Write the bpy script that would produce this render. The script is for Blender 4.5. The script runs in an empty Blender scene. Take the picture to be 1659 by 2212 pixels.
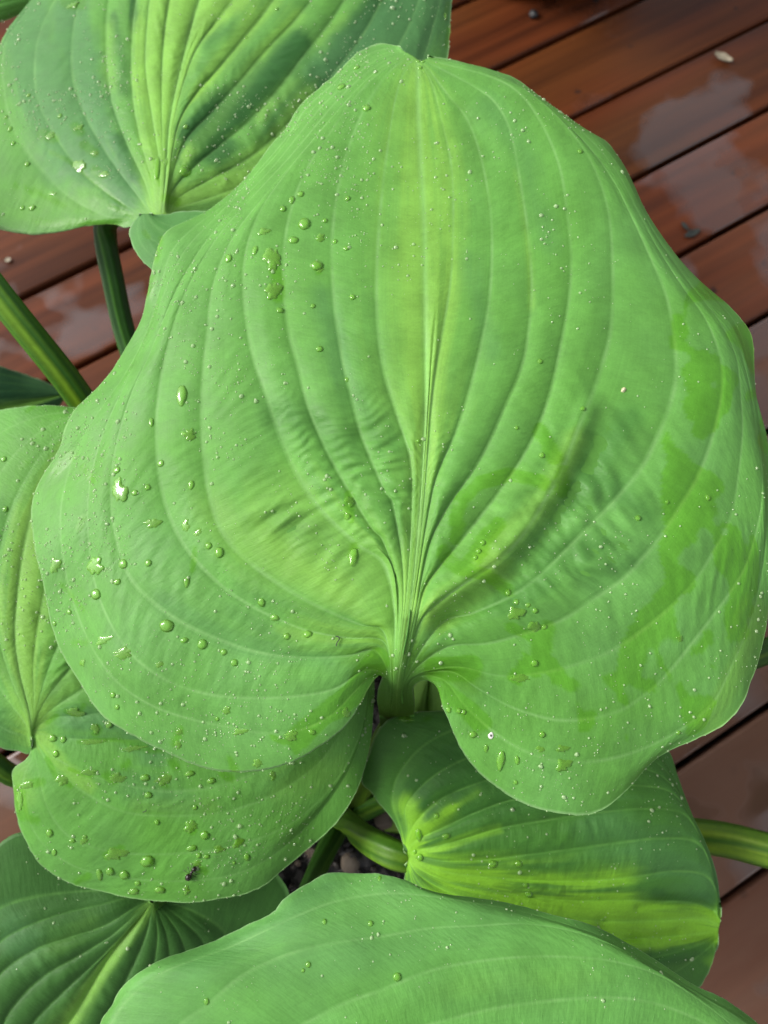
import bpy, bmesh, math, random
import numpy as np
from mathutils import Vector, Matrix

random.seed(7)
RNG = np.random.default_rng(11)
SC = bpy.context.scene
COL = SC.collection

# ------------------------------------------------------------------ camera
H = 0.787                       # metres above the deck
TILT = math.radians(16.3)       # away from straight down
F, CX, CY = 1597.0, 829.5, 1106.0   # focal length and centre, measured on a 1659 x 2212 picture
CAM = np.array([0.0, 0.0, H])
FW = np.array([0.0, math.sin(TILT), -math.cos(TILT)])
UP = np.array([0.0, math.cos(TILT), math.sin(TILT)])
RT = np.array([1.0, 0.0, 0.0])
cam = bpy.data.cameras.new("camera")
cam_o = bpy.data.objects.new("camera", cam)
COL.objects.link(cam_o)
cam_o.location = CAM
cam_o.rotation_euler = (TILT, 0, 0)
cam.sensor_fit = 'VERTICAL'
cam.sensor_height = 36.0
cam.lens = 36.0 * F / 2212.0
cam.clip_start = 0.01
cam.clip_end = 500
cam.dof.use_dof = True
cam.dof.focus_distance = 0.37
cam.dof.aperture_fstop = 8.0
SC.camera = cam_o

# ------------------------------------------------------------------ world, sun, exposure
SUN_EL, SUN_AZ = math.radians(38), math.radians(-78)     # azimuth clockwise from +Y (up in the picture)
world = bpy.data.worlds.new("World")
SC.world = world
world.use_nodes = True
nt = world.node_tree
nt.nodes.clear()
sky = nt.nodes.new("ShaderNodeTexSky")
sky.sky_type = 'NISHITA'
sky.sun_disc = False
sky.sun_elevation = SUN_EL
sky.sun_rotation = SUN_AZ
sky.air_density = 1.0
sky.dust_density = 4.0
sky.ozone_density = 1.0
hs = nt.nodes.new("ShaderNodeHueSaturation")
hs.inputs['Saturation'].default_value = 0.22            # a grey, overcast sky
bg = nt.nodes.new("ShaderNodeBackground")
bg.inputs['Strength'].default_value = 0.125
wo = nt.nodes.new("ShaderNodeOutputWorld")
nt.links.new(sky.outputs[0], hs.inputs['Color'])
nt.links.new(hs.outputs[0], bg.inputs[0])
nt.links.new(bg.outputs[0], wo.inputs[0])
sun = bpy.data.lights.new("sun", 'SUN')
sun.energy = 1.5
sun.angle = math.radians(22)
sun.color = (1.0, 0.97, 0.92)
sun_o = bpy.data.objects.new("sun", sun)
COL.objects.link(sun_o)
d = Vector((math.sin(SUN_AZ) * math.cos(SUN_EL), math.cos(SUN_AZ) * math.cos(SUN_EL), math.sin(SUN_EL)))
sun_o.rotation_euler = d.to_track_quat('Z', 'Y').to_euler()
SC.view_settings.view_transform = 'Standard'
SC.view_settings.look = 'None'
SC.view_settings.exposure = 1.05
SC.view_settings.gamma = 1.0
SC.cycles.max_bounces = 12
SC.cycles.transmission_bounces = 8
SC.cycles.transparent_max_bounces = 16
SC.cycles.sample_clamp_indirect = 8.0

# ------------------------------------------------------------------ helpers
def ray(p):
    p = np.asarray(p, float)
    return FW + ((p[..., 0] - CX) / F)[..., None] * RT + ((CY - p[..., 1]) / F)[..., None] * UP

def at(x, y, z):
    """world point seen at picture point x, y at distance z along the view axis"""
    return CAM + ray(np.array([x, y])) * z

def at_height(x, y, h):
    r = ray(np.array([x, y]))
    return CAM + r * ((h - H) / r[2])

def project(P):
    q = P - CAM
    w = q @ FW
    return np.stack([CX + F * (q @ RT) / w, CY - F * (q @ UP) / w], -1)

def hash2(i, j, seed):
    n = (i.astype(np.int64) * 374761393 + j.astype(np.int64) * 668265263 + seed * 974634533) & 0x7fffffff
    n = ((n ^ (n >> 13)) * 1274126177) & 0x7fffffff
    n = n ^ (n >> 16)
    return (n & 0xffff) / 65535.0

def vnoise(x, y, seed=0):
    """value noise, -1..1"""
    x, y = np.broadcast_arrays(np.asarray(x, float), np.asarray(y, float))
    i, j = np.floor(x), np.floor(y)
    fx, fy = x - i, y - j
    fx = fx * fx * fx * (fx * (fx * 6 - 15) + 10); fy = fy * fy * fy * (fy * (fy * 6 - 15) + 10)
    a, b = hash2(i, j, seed), hash2(i + 1, j, seed)
    c, e = hash2(i, j + 1, seed), hash2(i + 1, j + 1, seed)
    return 2 * ((a + (b - a) * fx) * (1 - fy) + (c + (e - c) * fx) * fy) - 1

def fbm(x, y, seed=0, oct=3):
    s, a, t = 0, 1.0, 0
    for k in range(oct):
        s = s + a * vnoise(x * 2 ** k, y * 2 ** k, seed + k * 7); t += a; a *= 0.5
    return s / t

def sstep(a, b, x):
    t = np.clip((x - a) / (b - a), 0, 1)
    return t * t * (3 - 2 * t)

def spline(pts, n, smooth=2):
    """Catmull-Rom through pts, resampled to n points evenly along its length"""
    P = np.asarray(pts, float)
    E = np.vstack([2 * P[0] - P[1], P, 2 * P[-1] - P[-2]])
    t = np.linspace(0, 1, 14, endpoint=False)[:, None]
    seg = []
    for i in range(1, len(E) - 2):
        p0, p1, p2, p3 = E[i - 1], E[i], E[i + 1], E[i + 2]
        seg.append(0.5 * (2 * p1 + (p2 - p0) * t + (2 * p0 - 5 * p1 + 4 * p2 - p3) * t ** 2 + (3 * p1 - p0 - 3 * p2 + p3) * t ** 3))
    C = np.vstack(seg + [P[-1:]])
    L = np.concatenate([[0], np.cumsum(np.linalg.norm(np.diff(C, axis=0), axis=1))])
    s = np.linspace(0, L[-1], n)
    R = np.stack([np.interp(s, L, C[:, k]) for k in range(C.shape[1])], 1)
    for _ in range(smooth):
        R[1:-1] = 0.25 * R[:-2] + 0.5 * R[1:-1] + 0.25 * R[2:]
    return R

def seg_dist(P, line):
    """distance of the points P (n,2) to a polyline"""
    line = np.asarray(line, float)
    best = np.full(len(P), 1e9)
    if len(line) == 1:
        return np.linalg.norm(P - line[0], axis=1)
    for a, b in zip(line[:-1], line[1:]):
        ab = b - a
        t = np.clip(((P - a) @ ab) / max(ab @ ab, 1e-9), 0, 1)
        best = np.minimum(best, np.linalg.norm(P - a - t[:, None] * ab, axis=1))
    return best

def make_mesh(name, V, Fq, smooth=True):
    me = bpy.data.meshes.new(name)
    V = np.ascontiguousarray(V, np.float32); Fq = np.ascontiguousarray(Fq, np.int32)
    k = Fq.shape[1]
    me.vertices.add(len(V)); me.vertices.foreach_set('co', V.ravel())
    me.loops.add(Fq.size); me.loops.foreach_set('vertex_index', Fq.ravel())
    me.polygons.add(len(Fq)); me.polygons.foreach_set('loop_start', np.arange(0, Fq.size, k, dtype=np.int32))
    me.polygons.foreach_set('use_smooth', np.full(len(Fq), smooth))
    me.update(calc_edges=True)
    return me

def add_attr(me, name, arr):
    arr = np.ascontiguousarray(arr, np.float32)
    if arr.ndim == 1:
        me.attributes.new(name, 'FLOAT', 'POINT').data.foreach_set('value', arr)
    elif arr.shape[1] == 4:
        me.attributes.new(name, 'FLOAT_COLOR', 'POINT').data.foreach_set('color', arr.ravel())
    else:
        me.attributes.new(name, 'FLOAT_VECTOR', 'POINT').data.foreach_set('vector', arr.ravel())

def link(name, me, mat=None, parent=None):
    o = bpy.data.objects.new(name, me)
    COL.objects.link(o)
    if mat is not None and me is not None and not me.materials:
        me.materials.append(mat)
    if parent is not None:
        o.parent = parent
    return o

def tag(o, label=None, cat=None, group=None, kind=None):
    if label: o['label'] = label
    if cat: o['category'] = cat
    if group: o['group'] = group
    if kind: o['kind'] = kind
    return o

def grid_faces(n, m, off=0, wrap=False):
    i = np.arange(n - 1)[:, None] * m; j = np.arange(m - 1)[None, :]
    a = (i + j).ravel() + off
    f = np.stack([a, a + 1, a + 1 + m, a + m], 1)
    if wrap:
        a = np.arange(n - 1) * m + off
        f = np.vstack([f, np.stack([a + m - 1, a, a + m, a + 2 * m - 1], 1)])
    return f

class Nodes:
    def __init__(self, name):
        self.m = bpy.data.materials.new(name); self.m.use_nodes = True
        self.t = self.m.node_tree; self.t.nodes.clear()
    def n(self, kind, **kw):
        x = self.t.nodes.new('ShaderNode' + kind)
        for k, v in kw.items():
            if k in x.inputs: self.set(x.inputs[k], v)
            else: setattr(x, k, v)
        return x
    def set(self, inp, v):
        if isinstance(v, bpy.types.NodeSocket): self.t.links.new(v, inp)
        elif isinstance(v, bpy.types.Node): self.t.links.new(v.outputs[0], inp)
        else: inp.default_value = v
    def math(self, op, a, b=None, c=None, clamp=False):
        x = self.t.nodes.new('ShaderNodeMath'); x.operation = op; x.use_clamp = clamp
        for i, v in enumerate((a, b, c)):
            if v is not None: self.set(x.inputs[i], v)
        return x.outputs[0]
    def mix(self, f, a, b, blend='MIX'):
        x = self.t.nodes.new('ShaderNodeMix'); x.data_type = 'RGBA'; x.blend_type = blend
        self.set(x.inputs[0], f); self.set(x.inputs[6], a); self.set(x.inputs[7], b)
        return x.outputs[2]
    def attr(self, name, out='Fac'):
        x = self.t.nodes.new('ShaderNodeAttribute'); x.attribute_name = name
        return x.outputs[out]
    def noise(self, vec, scale, detail=3.0, rough=0.5, out=0):
        x = self.t.nodes.new('ShaderNodeTexNoise'); self.set(x.inputs['Scale'], scale)
        self.set(x.inputs['Detail'], detail); self.set(x.inputs['Roughness'], rough)
        if vec is not None: self.set(x.inputs['Vector'], vec)
        return x.outputs[out]
    def mapping(self, vec, scale=(1, 1, 1), rot=(0, 0, 0), loc=(0, 0, 0)):
        x = self.t.nodes.new('ShaderNodeMapping'); self.set(x.inputs[0], vec)
        x.inputs['Scale'].default_value = scale; x.inputs['Rotation'].default_value = rot; x.inputs['Location'].default_value = loc
        return x.outputs[0]
    def ramp(self, fac, stops):
        x = self.t.nodes.new('ShaderNodeValToRGB'); self.set(x.inputs[0], fac)
        e = x.color_ramp.elements
        while len(e) < len(stops): e.new(0.5)
        for el, (p, c) in zip(e, stops):
            el.position = p; el.color = c if len(c) == 4 else (*c, 1)
        return x.outputs[0]
    def out(self, shader):
        o = self.t.nodes.new('ShaderNodeOutputMaterial')
        self.set(o.inputs[0], shader)
        return self.m

# ------------------------------------------------------------------ materials
def leaf_material():
    M = Nodes('hosta_leaf')
    col = M.attr('leaf_colour', 'Color'); wet = M.attr('wet'); uv = M.attr('leaf_uv', 'Vector'); edge = M.attr('edge')
    geo = M.n('NewGeometry')
    pos = M.n('TexCoord').outputs['Object']
    fibre = M.noise(M.mapping(uv, (3.0, 150, 1)), 1.0, 3, 0.6)          # cross veinlets
    longi = M.noise(M.mapping(uv, (30.0, 5, 1)), 1.0, 2, 0.5)           # fine parallel veins
    blot = M.noise(pos, 55, 4, 0.6)
    fine = M.noise(pos, 900, 2, 0.6)
    v = M.math('ADD', M.math('MULTIPLY', M.math('SUBTRACT', fibre, 0.5), 0.27), M.math('MULTIPLY', M.math('SUBTRACT', longi, 0.5), 0.18))
    v = M.math('ADD', v, M.math('MULTIPLY', M.math('SUBTRACT', blot, 0.5), 0.50))
    v = M.math('ADD', v, M.math('MULTIPLY', M.math('SUBTRACT', fine, 0.5), 0.26))
    v = M.math('ADD', v, 1.0)
    comb = M.n('CombineXYZ', X=v, Y=v, Z=v).outputs[0]
    base = M.mix(1.0, col, comb, 'MULTIPLY')
    film = M.mix(1.0, base, (0.80, 0.94, 0.40, 1), 'MULTIPLY')            # water hides the pale bloom
    base = M.mix(M.math('MULTIPLY', wet, 0.90), base, film)
    rough = M.math('ADD', M.math('MULTIPLY', M.math('SUBTRACT', 1.0, wet), 0.18), M.math('ADD', 0.10, M.math('MULTIPLY', blot, 0.48)))
    b1 = M.n('Bump', Strength=0.45, Distance=0.0008, Height=fibre)
    b2 = M.n('Bump', Strength=0.10, Distance=0.0003, Height=fine, Normal=b1)
    p = M.n('BsdfPrincipled', **{'Base Color': base, 'Roughness': rough, 'Normal': b2, 'IOR': 1.42})
    p.inputs['Specular IOR Level'].default_value = 0.25
    tr = M.n('BsdfTranslucent', Color=M.mix(1.0, base, (0.75, 1.0, 0.35, 1), 'MULTIPLY'))
    mx = M.n('MixShader'); M.set(mx.inputs[0], 0.16); M.set(mx.inputs[1], p); M.set(mx.inputs[2], tr)
    return M.out(mx)

def petiole_material():
    M = Nodes('petiole')
    col = M.attr('leaf_colour', 'Color')
    pos = M.n('TexCoord').outputs['Object']
    ns = M.noise(pos, 260, 3, 0.6)
    k = M.math('ADD', 0.72, M.math('MULTIPLY', ns, 0.56))
    base = M.mix(1.0, col, M.n('CombineXYZ', X=k, Y=k, Z=k).outputs[0], 'MULTIPLY')
    p = M.n('BsdfPrincipled', **{'Base Color': base, 'Roughness': M.math('ADD', 0.38, M.math('MULTIPLY', ns, 0.25))})
    p.inputs['Specular IOR Level'].default_value = 0.3
    return M.out(p)

def water_material(name, inner_light, tint):
    """clear water; milk is the share of tint painted in for light focused inside the bead"""
    M = Nodes(name)
    lw = M.n('LayerWeight', Blend=0.35)
    tr = M.n('BsdfTransparent', Color=M.ramp(lw.outputs['Facing'], [(0.0, (1.0, 1.0, 0.86)), (0.70, (1.0, 1.0, 0.82)), (0.98, (0.78, 0.86, 0.62))]))  # edge tint paints in the dark rim of a refracting bead
    df = M.n('BsdfTranslucent', Color=tint); d2 = M.n('BsdfDiffuse', Color=tint)
    m0 = M.n('MixShader'); M.set(m0.inputs[0], 0.5); M.set(m0.inputs[1], df); M.set(m0.inputs[2], d2)
    m1 = M.n('MixShader'); M.set(m1.inputs[0], inner_light); M.set(m1.inputs[1], tr); M.set(m1.inputs[2], m0)
    gl = M.n('BsdfGlossy', Color=(1, 1, 1, 1), Roughness=0.03)
    fr = M.n('Fresnel', IOR=1.42)
    m2 = M.n('MixShader'); M.set(m2.inputs[0], fr); M.set(m2.inputs[1], m1); M.set(m2.inputs[2], gl)
    return M.out(m2)

def deck_material():
    M = Nodes('wet_decking')
    tc = M.n('TexCoord').outputs['Object']
    oi = M.n('ObjectInfo')
    rnd = oi.outputs['Random']
    off = M.n('CombineXYZ', X=M.math('MULTIPLY', rnd, 37.0), Y=M.math('MULTIPLY', rnd, 11.0), Z=M.math('MULTIPLY', rnd, 5.0)).outputs[0]
    va = M.n('VectorMath', operation='ADD'); M.set(va.inputs[0], tc); M.set(va.inputs[1], off)
    w = va.outputs[0]
    grain = M.noise(M.mapping(w, (2.2, 60, 20)), 1.0, 5, 0.62)
    streak = M.noise(M.mapping(w, (0.9, 16, 6)), 1.0, 3, 0.5)
    big = M.noise(M.mapping(w, (3.0, 8, 4)), 1.0, 2, 0.5)
    g = M.math('ADD', M.math('MULTIPLY', grain, 0.62), M.math('MULTIPLY', streak, 0.38))
    base = M.ramp(g, [(0.28, (0.022, 0.0060, 0.0030)), (0.46, (0.060, 0.0160, 0.0050)), (0.60, (0.092, 0.0240, 0.0070)), (0.78, (0.125, 0.042, 0.012))])
    redder = M.mix(M.math('MULTIPLY', rnd, 0.6), base, M.mix(1.0, base, (1.20, 0.70, 0.55, 1), 'MULTIPLY'))
    base = M.mix(M.ramp(big, [(0.42, (0, 0, 0)), (0.66, (0.7, 0.7, 0.7))]), redder, M.mix(1.0, redder, (0.85, 1.25, 1.0, 1), 'MULTIPLY'))
    weathered_sheen = M.math('MULTIPLY', M.n('SeparateColor', Color=oi.outputs['Color']).outputs[0], M.ramp(M.noise(M.mapping(w, (1.5, 6, 3)), 1.6, 4, 0.6), [(0.30, (0.35, 0.35, 0.35)), (0.62, (1, 1, 1))]))
    base = M.mix(weathered_sheen, base, M.mix(0.8, M.mix(1.0, base, (0.5, 0.5, 0.5, 1), 'MULTIPLY'), (0.160, 0.088, 0.060, 1)))  # mauve grey: weathered wood plus sky reflection painted into the colour
    # black mould spots
    vo = M.n('TexVoronoi', Vector=w, Scale=26.0); 
    sp = M.math('ADD', vo.outputs[0], M.math('MULTIPLY', M.noise(w, 60, 2), 0.25))
    spots = M.ramp(sp, [(0.20, (1, 1, 1)), (0.27, (0, 0, 0))])
    keep = M.ramp(M.noise(w, 7, 2), [(0.44, (0, 0, 0)), (0.54, (1, 1, 1))])
    base = M.mix(M.math('MULTIPLY', M.math('MULTIPLY', spots, keep), 0.75), base, (0.012, 0.010, 0.010, 1))
    # standing water film
    f = M.math('ADD', M.noise(w, 8.0, 3, 0.48), M.math('MULTIPLY', M.noise(M.mapping(w, (1, 5, 1)), 2.0, 2), 0.25))
    f = M.math('ADD', f, M.math('MULTIPLY', M.math('SUBTRACT', M.n('SeparateColor', Color=oi.outputs['Color']).outputs[1], 0.5), 0.12))
    film = M.ramp(f, [(0.605, (0, 0, 0)), (0.675, (1, 1, 1))])
    base = M.mix(M.math('MULTIPLY', film, 0.45), base, M.mix(1.0, base, (0.45, 0.45, 0.45, 1), 'MULTIPLY'))
    rough = M.math('SUBTRACT', 0.36, M.math('MULTIPLY', film, 0.27))
    rough = M.math('ADD', rough, M.math('MULTIPLY', M.math('SUBTRACT', grain, 0.5), 0.25))
    dist = M.math('SUBTRACT', 1.0, M.math('MULTIPLY', film, 0.85))
    bmp = M.n('Bump', Distance=0.0010, Height=M.math('ADD', grain, M.math('MULTIPLY', streak, 0.5)))
    M.set(bmp.inputs['Strength'], M.math('MULTIPLY', dist, 0.35))
    p = M.n('BsdfPrincipled', **{'Base Color': base, 'Roughness': rough, 'Normal': bmp, 'IOR': 1.45})
    M.set(p.inputs['Specular IOR Level'], M.math('ADD', 0.12, M.math('MULTIPLY', film, 0.5)))
    M.set(p.inputs['Coat Weight'], M.math('ADD', 0.05, M.math('MULTIPLY', film, 0.95)))
    p.inputs['Coat IOR'].default_value = 1.55
    M.set(p.inputs['Coat Roughness'], M.math('SUBTRACT', 0.34, M.math('MULTIPLY', film, 0.30)))
    return M.out(p)

def simple(name, col, rough=0.6, nscale=120, namp=0.5, bump=0.3, bdist=0.002, spec=0.5):
    M = Nodes(name)
    pos = M.n('TexCoord').outputs['Object']
    ns = M.noise(pos, nscale, 5, 0.65)
    k = M.math('ADD', 1 - namp, M.math('MULTIPLY', ns, 2 * namp))
    base = M.mix(1.0, (*col, 1), M.n('CombineXYZ', X=k, Y=k, Z=k).outputs[0], 'MULTIPLY')
    b = M.n('Bump', Strength=bump, Distance=bdist, Height=ns)
    p = M.n('BsdfPrincipled', **{'Base Color': base, 'Roughness': rough, 'Normal': b})
    p.inputs['Specular IOR Level'].default_value = spec
    return M.out(p)

MAT_LEAF = leaf_material(); MAT_PET = petiole_material(); MAT_WATER = water_material('rain_water', 0.32, (0.36, 0.84, 0.08, 1)); MAT_BEAD = water_material('rain_bead', 0.44, (0.78, 1.0, 0.58, 1)); MAT_DECK = deck_material()
MAT_SOIL = simple('potting_soil', (0.010, 0.008, 0.007), 0.45, 90, 0.8, 0.8, 0.006)
MAT_POT = simple('pot_plastic', (0.010, 0.011, 0.011), 0.45, 40, 0.15, 0.1)
MAT_EARTH = simple('earth', (0.012, 0.010, 0.008), 0.9, 30, 0.6, 0.6, 0.01)

# ------------------------------------------------------------------ the deck
ground = link('ground', make_mesh('ground', np.array([[-60, -60, -0.14], [60, -60, -0.14], [60, 60, -0.14], [-60, 60, -0.14]]), np.array([[0, 1, 2, 3]])), MAT_EARTH)
tag(ground, 'dark bare earth under the deck', None, None, 'structure')
PITCH, BW, BT = 0.12, 0.1135, 0.021
TH = math.radians(30.77)
deck = link('deck', None); tag(deck, 'wet reddish brown timber deck laid in diagonal boards', None, None, 'structure')
deck.rotation_euler = (0, 0, TH)
def board_mesh(length):
    # rounded profile, swept along the board
    r = 0.0042
    prof = []
    for cx, cz, a0 in ((BW / 2 - r, -r, 0), (-BW / 2 + r, -r, 90), (-BW / 2 + r, -BT + r, 180), (BW / 2 - r, -BT + r, 270)):
        for k in range(6):
            a = math.radians(a0 + 90 * k / 5)
            prof.append((cx + r * math.cos(a), cz + r * math.sin(a)))
    prof = np.array(prof); m = len(prof)
    xs = np.array([-length / 2, length / 2])
    V = np.concatenate([np.column_stack([np.full(m, x), prof[:, 0], prof[:, 1]]) for x in xs])
    me = make_mesh('deck_board', V, grid_faces(2, m, 0, True))
    return me
BM = board_mesh(7.0)
BM.materials.append(MAT_DECK)
for k in range(-16, 30):
    y = H * 0.83293 - PITCH * (k - 0.5)         # line k is the joint between boards k and k-1
    b = link('deck_board', BM, None, deck)
    b.color = (min(1.0, max(0.05, 0.24 * (k - 1.6) + random.uniform(-.06, .06))), 0.5 if k > 2 else 0.25 if k > 1 else 0.0, 0, 1)  # red: weathered grey and painted sky reflection; green: water film
    b.location = (random.uniform(-0.4, 0.4), y - PITCH, 0.0 + random.uniform(-0.0006, 0.0006))
    b.rotation_euler = (random.uniform(-0.004, 0.004), 0, random.uniform(-0.0008, 0.0008))
#DECKEND

# ------------------------------------------------------------------ leaves
hosta = link('hosta_plant', None)
CROWN = at(742, 1762, 0.60)
hosta.location = CROWN
tag(hosta, 'large variegated hosta with broad wet heart shaped leaves growing over the deck', 'plant')
CROWN_M = Matrix.Translation(Vector(-CROWN))
LEAVES = {}
GREEN = np.array([0.094, 0.262, 0.043]); YELLOW = np.array([0.155, 0.340, 0.050]); DARK = np.array([0.024, 0.100, 0.020])
BLUE = np.array([0.062, 0.175, 0.056]); VEIN = np.array([0.185, 0.370, 0.120]); RIM = np.array([0.32, 0.46, 0.25])

def leaf(key, curves, mid, plane, nS=300, sub=20, base=GREEN, yellow=YELLOW, ywidth=0.25, ysoft=0.12, yjag=0.25, strokes=(), wet=(), neck=None, wet_noise=None, wr_mask=None,
         quilt=0.0014, quilt_s=(0.02, 0.75), wr=0.0008, wr_c=0.35, droop=0.02, dpow=2.2, tipd=0.01, based=0.012, bs=0.05, chan=0.004, und=0.003, undf=5.0, vein=0.55, seed=1,
         extra=None, thick=0.0009, label=None, name='leaf', parent=None, vein_col=VEIN, rimk=0.4, bloom_k=1.0, jag=True):
    K = len(curves)
    ctrl = np.stack([spline(c, nS, 3) for c in curves])                      # K, nS, 2
    m = (K - 1) * sub + 1
    a = np.linspace(0, K - 1, m)
    i = np.minimum(a.astype(int), K - 2); t = (a - i)[:, None, None]
    E = np.concatenate([2 * ctrl[:1] - ctrl[1:2], ctrl, 2 * ctrl[-1:] - ctrl[-2:-1]])
    p0, p1, p2, p3 = E[i], E[i + 1], E[i + 2], E[i + 3]
    G = 0.5 * (2 * p1 + (p2 - p0) * t + (2 * p0 - 5 * p1 + 4 * p2 - p3) * t ** 2 + (3 * p1 - p0 - 3 * p2 + p3) * t ** 3)
    L = p1 * (1 - t) + p2 * t
    G = 0.65 * G + 0.35 * L
    nick = np.stack([fbm(ctrl[e][:, 0] / 14, ctrl[e][:, 1] / 14, seed + 70, 3) for e in (0, -1)])
    out = np.stack([ctrl[0] - ctrl[1], ctrl[-1] - ctrl[-2]]); out /= np.maximum(np.linalg.norm(out, axis=2, keepdims=True), 1.0)
    we = np.exp(-a / 0.10)[:, None, None]; wf = np.exp(-(K - 1 - a) / 0.10)[:, None, None]
    G = G + 2.2 * (we * (nick[0][:, None] * out[0])[None] + wf * (nick[1][:, None] * out[1])[None])
    G = G.transpose(1, 0, 2)                                                   # nS, m, 2
    S = np.linspace(0, 1, nS)[:, None] * np.ones((1, m)); A = np.ones((nS, 1)) * a[None, :]
    U = np.where(A < mid, (A - mid) / max(mid, 1e-6), (A - mid) / max(K - 1 - mid, 1e-6))
    au = np.abs(U)
    frac = A - np.floor(np.minimum(A, K - 1 - 1e-6)); kk = np.floor(np.minimum(A, K - 1 - 1e-6))
    h = -droop * au ** dpow * np.sin(np.pi * np.clip(S, 0, 1) ** 0.8) ** 0.5
    h += -tipd * sstep(0.55, 1.0, S) ** 1.5
    h += -based * np.exp(-S / bs)
    h += chan * (1 - np.exp(-(au / 0.10) ** 1.3)) * np.exp(-S * 0.8) * sstep(0, 0.12, S)
    env = sstep(0, quilt_s[0] + 0.06, S) * (1 - 0.85 * sstep(quilt_s[1] - 0.25, quilt_s[1] + 0.2, S)) * (1 - 0.75 * sstep(0.35, 0.9, au))
    bump = np.abs(np.sin(np.pi * frac)) ** 0.75
    wid = np.linalg.norm(np.diff(ctrl, axis=0), axis=2).T                      # nS, K-1
    g0 = np.clip(A - 0.5, 0, K - 2); gi = np.minimum(g0.astype(int), max(K - 3, 0)); gt = g0 - gi
    gap = np.take_along_axis(wid, gi, 1) * (1 - gt) + np.take_along_axis(wid, np.minimum(gi + 1, K - 2), 1) * gt
    near_k = np.clip(gap / 50, 0.0, 1.0) ** 1.8
    amp = quilt * (0.75 + 0.5 * hash2(kk, kk * 0 + 3, seed)) * near_k
    h += amp * bump * env
    Lc = np.linalg.norm(np.diff(G, axis=0), axis=2).sum(0)[None, :]
    cross = np.sin(2 * np.pi * (S * Lc / 52 + 1.3 * fbm(A * 0.8, S * Lc / 150, seed + 3, 2))) * (0.45 + 0.55 * vnoise(A * 0.9, S * Lc / 110, seed + 1)) + 0.3 * np.sin(2 * np.pi * (S * Lc / 23 + 1.5 * fbm(A * 1.1, S * Lc / 80, seed + 4, 2)))
    wenv = np.exp(-((S - wr_c) / 0.24) ** 2)
    if wr_mask is not None:
        wenv = wenv * 0.35 + wr_mask(G.reshape(-1, 2)).reshape(S.shape)
    h += wr * cross * wenv * bump * (1 - 0.6 * au ** 2) * near_k
    h += min(wr, .0009) * 0.8 * fbm(A * 1.2, S * 9, seed + 9) * (1 - 0.3 * au) * near_k
    h += und * au ** 4 * np.sin(2 * np.pi * (undf * S + 0.35 * np.sign(U) + 0.3 * vnoise(S * 3, U * 0 + seed, seed))) * sstep(0.05, 0.25, S)
    if neck:
        h += -neck[0] * np.exp(-(S * Lc / neck[1]) ** 1.6) * (1 - 0.04 * au ** 2)
    P = G.reshape(-1, 2)
    if extra is not None:
        h = h + extra(P, U.ravel(), S.ravel()).reshape(h.shape)
    # place the sheet in space: a tilted plane bent by h
    q = [at(*p) for p in plane]
    nrm = np.cross(q[1] - q[0], q[2] - q[0]); nrm /= np.linalg.norm(nrm)
    if nrm @ FW > 0: nrm = -nrm
    R = ray(P)
    tt = ((q[0] - CAM) @ nrm + h.ravel()) / (R @ nrm)
    V = CAM + R * tt[:, None]
    # colour
    jitter = 0.55 * vnoise(kk * 3.7 + 0.5, S * 3.5, seed + 20) + 0.45 * fbm(A * 5, S * 9, seed + 21)
    y = sstep(-ysoft, ysoft, ywidth * (1 - 0.35 * S) - au + yjag * jitter)
    y = y.ravel(); dk = np.zeros_like(y); wm = np.zeros_like(y); bl = np.zeros_like(y); sa = np.zeros_like(y); ol = np.zeros_like(y)
    wob = 7 * np.stack([fbm(P[:, 0] / 26, P[:, 1] / 26, seed + 30), fbm(P[:, 0] / 26, P[:, 1] / 26, seed + 31)], 1)
    wob2 = 9 * np.stack([fbm(P[:, 0] / 55, P[:, 1] / 55, seed + 33, 2), fbm(P[:, 0] / 55, P[:, 1] / 55, seed + 34, 2)], 1)
    streak = 0.5 + 0.5 * fbm(A.ravel() * 4, S.ravel() * 5, seed + 40)
    for kind, line, w, soft, k in strokes:
        dd = seg_dist(P + wob * min(1.5, w / 25), line)
        msk = k * (1 - sstep(w - soft, w + soft, dd + soft * 0.9 * (streak - 0.5) * 2))
        if kind == 'y': y = np.clip(y + msk, 0, 1)
        elif kind == 'g': y = y * (1 - msk)
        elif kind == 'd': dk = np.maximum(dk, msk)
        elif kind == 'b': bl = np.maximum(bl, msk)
        elif kind == 's': sa = np.maximum(sa, msk)
        elif kind == 'o': ol = np.maximum(ol, msk)
    for line, w in wet:
        dd = seg_dist(P + wob2 * (0.3 + w / 30), line)
        wm = np.maximum(wm, 1 - sstep(w - 1.8, w + 1.8, dd))
    if callable(wet_noise):
        nz = fbm(P[:, 0] / 80 + 0.5 * wob2[:, 0] / 9, P[:, 1] / 120 + 0.4 * wob2[:, 1] / 9, seed + 50, 2)
        wm = np.maximum(wm, sstep(0.0, 0.035, nz - 0.12 - 1.2 * (1 - wet_noise(P))))
    c = base[None, :] * (1 - y[:, None]) + yellow[None, :] * y[:, None]
    dk = dk * (1 - 0.8 * y); bl = bl * (1 - 0.8 * y)
    bloom = (np.clip(0.5 + 0.9 * fbm(P[:, 0] / 170, P[:, 1] / 170, seed + 80, 3), 0, 1) * 0.32 * np.clip(0.30 + 0.9 * np.abs(U.ravel()), 0, 1) * (1 - y))[:, None] * bloom_k
    c = c * (1 - bloom) + np.array([0.122, 0.285, 0.100]) * bloom
    c = c * (1 + 0.10 * fbm(P[:, 0] / 60, P[:, 1] / 60, seed + 81, 3))[:, None]
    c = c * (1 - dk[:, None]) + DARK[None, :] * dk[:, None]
    c = c * (1 - bl[:, None]) + BLUE[None, :] * bl[:, None]
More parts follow.
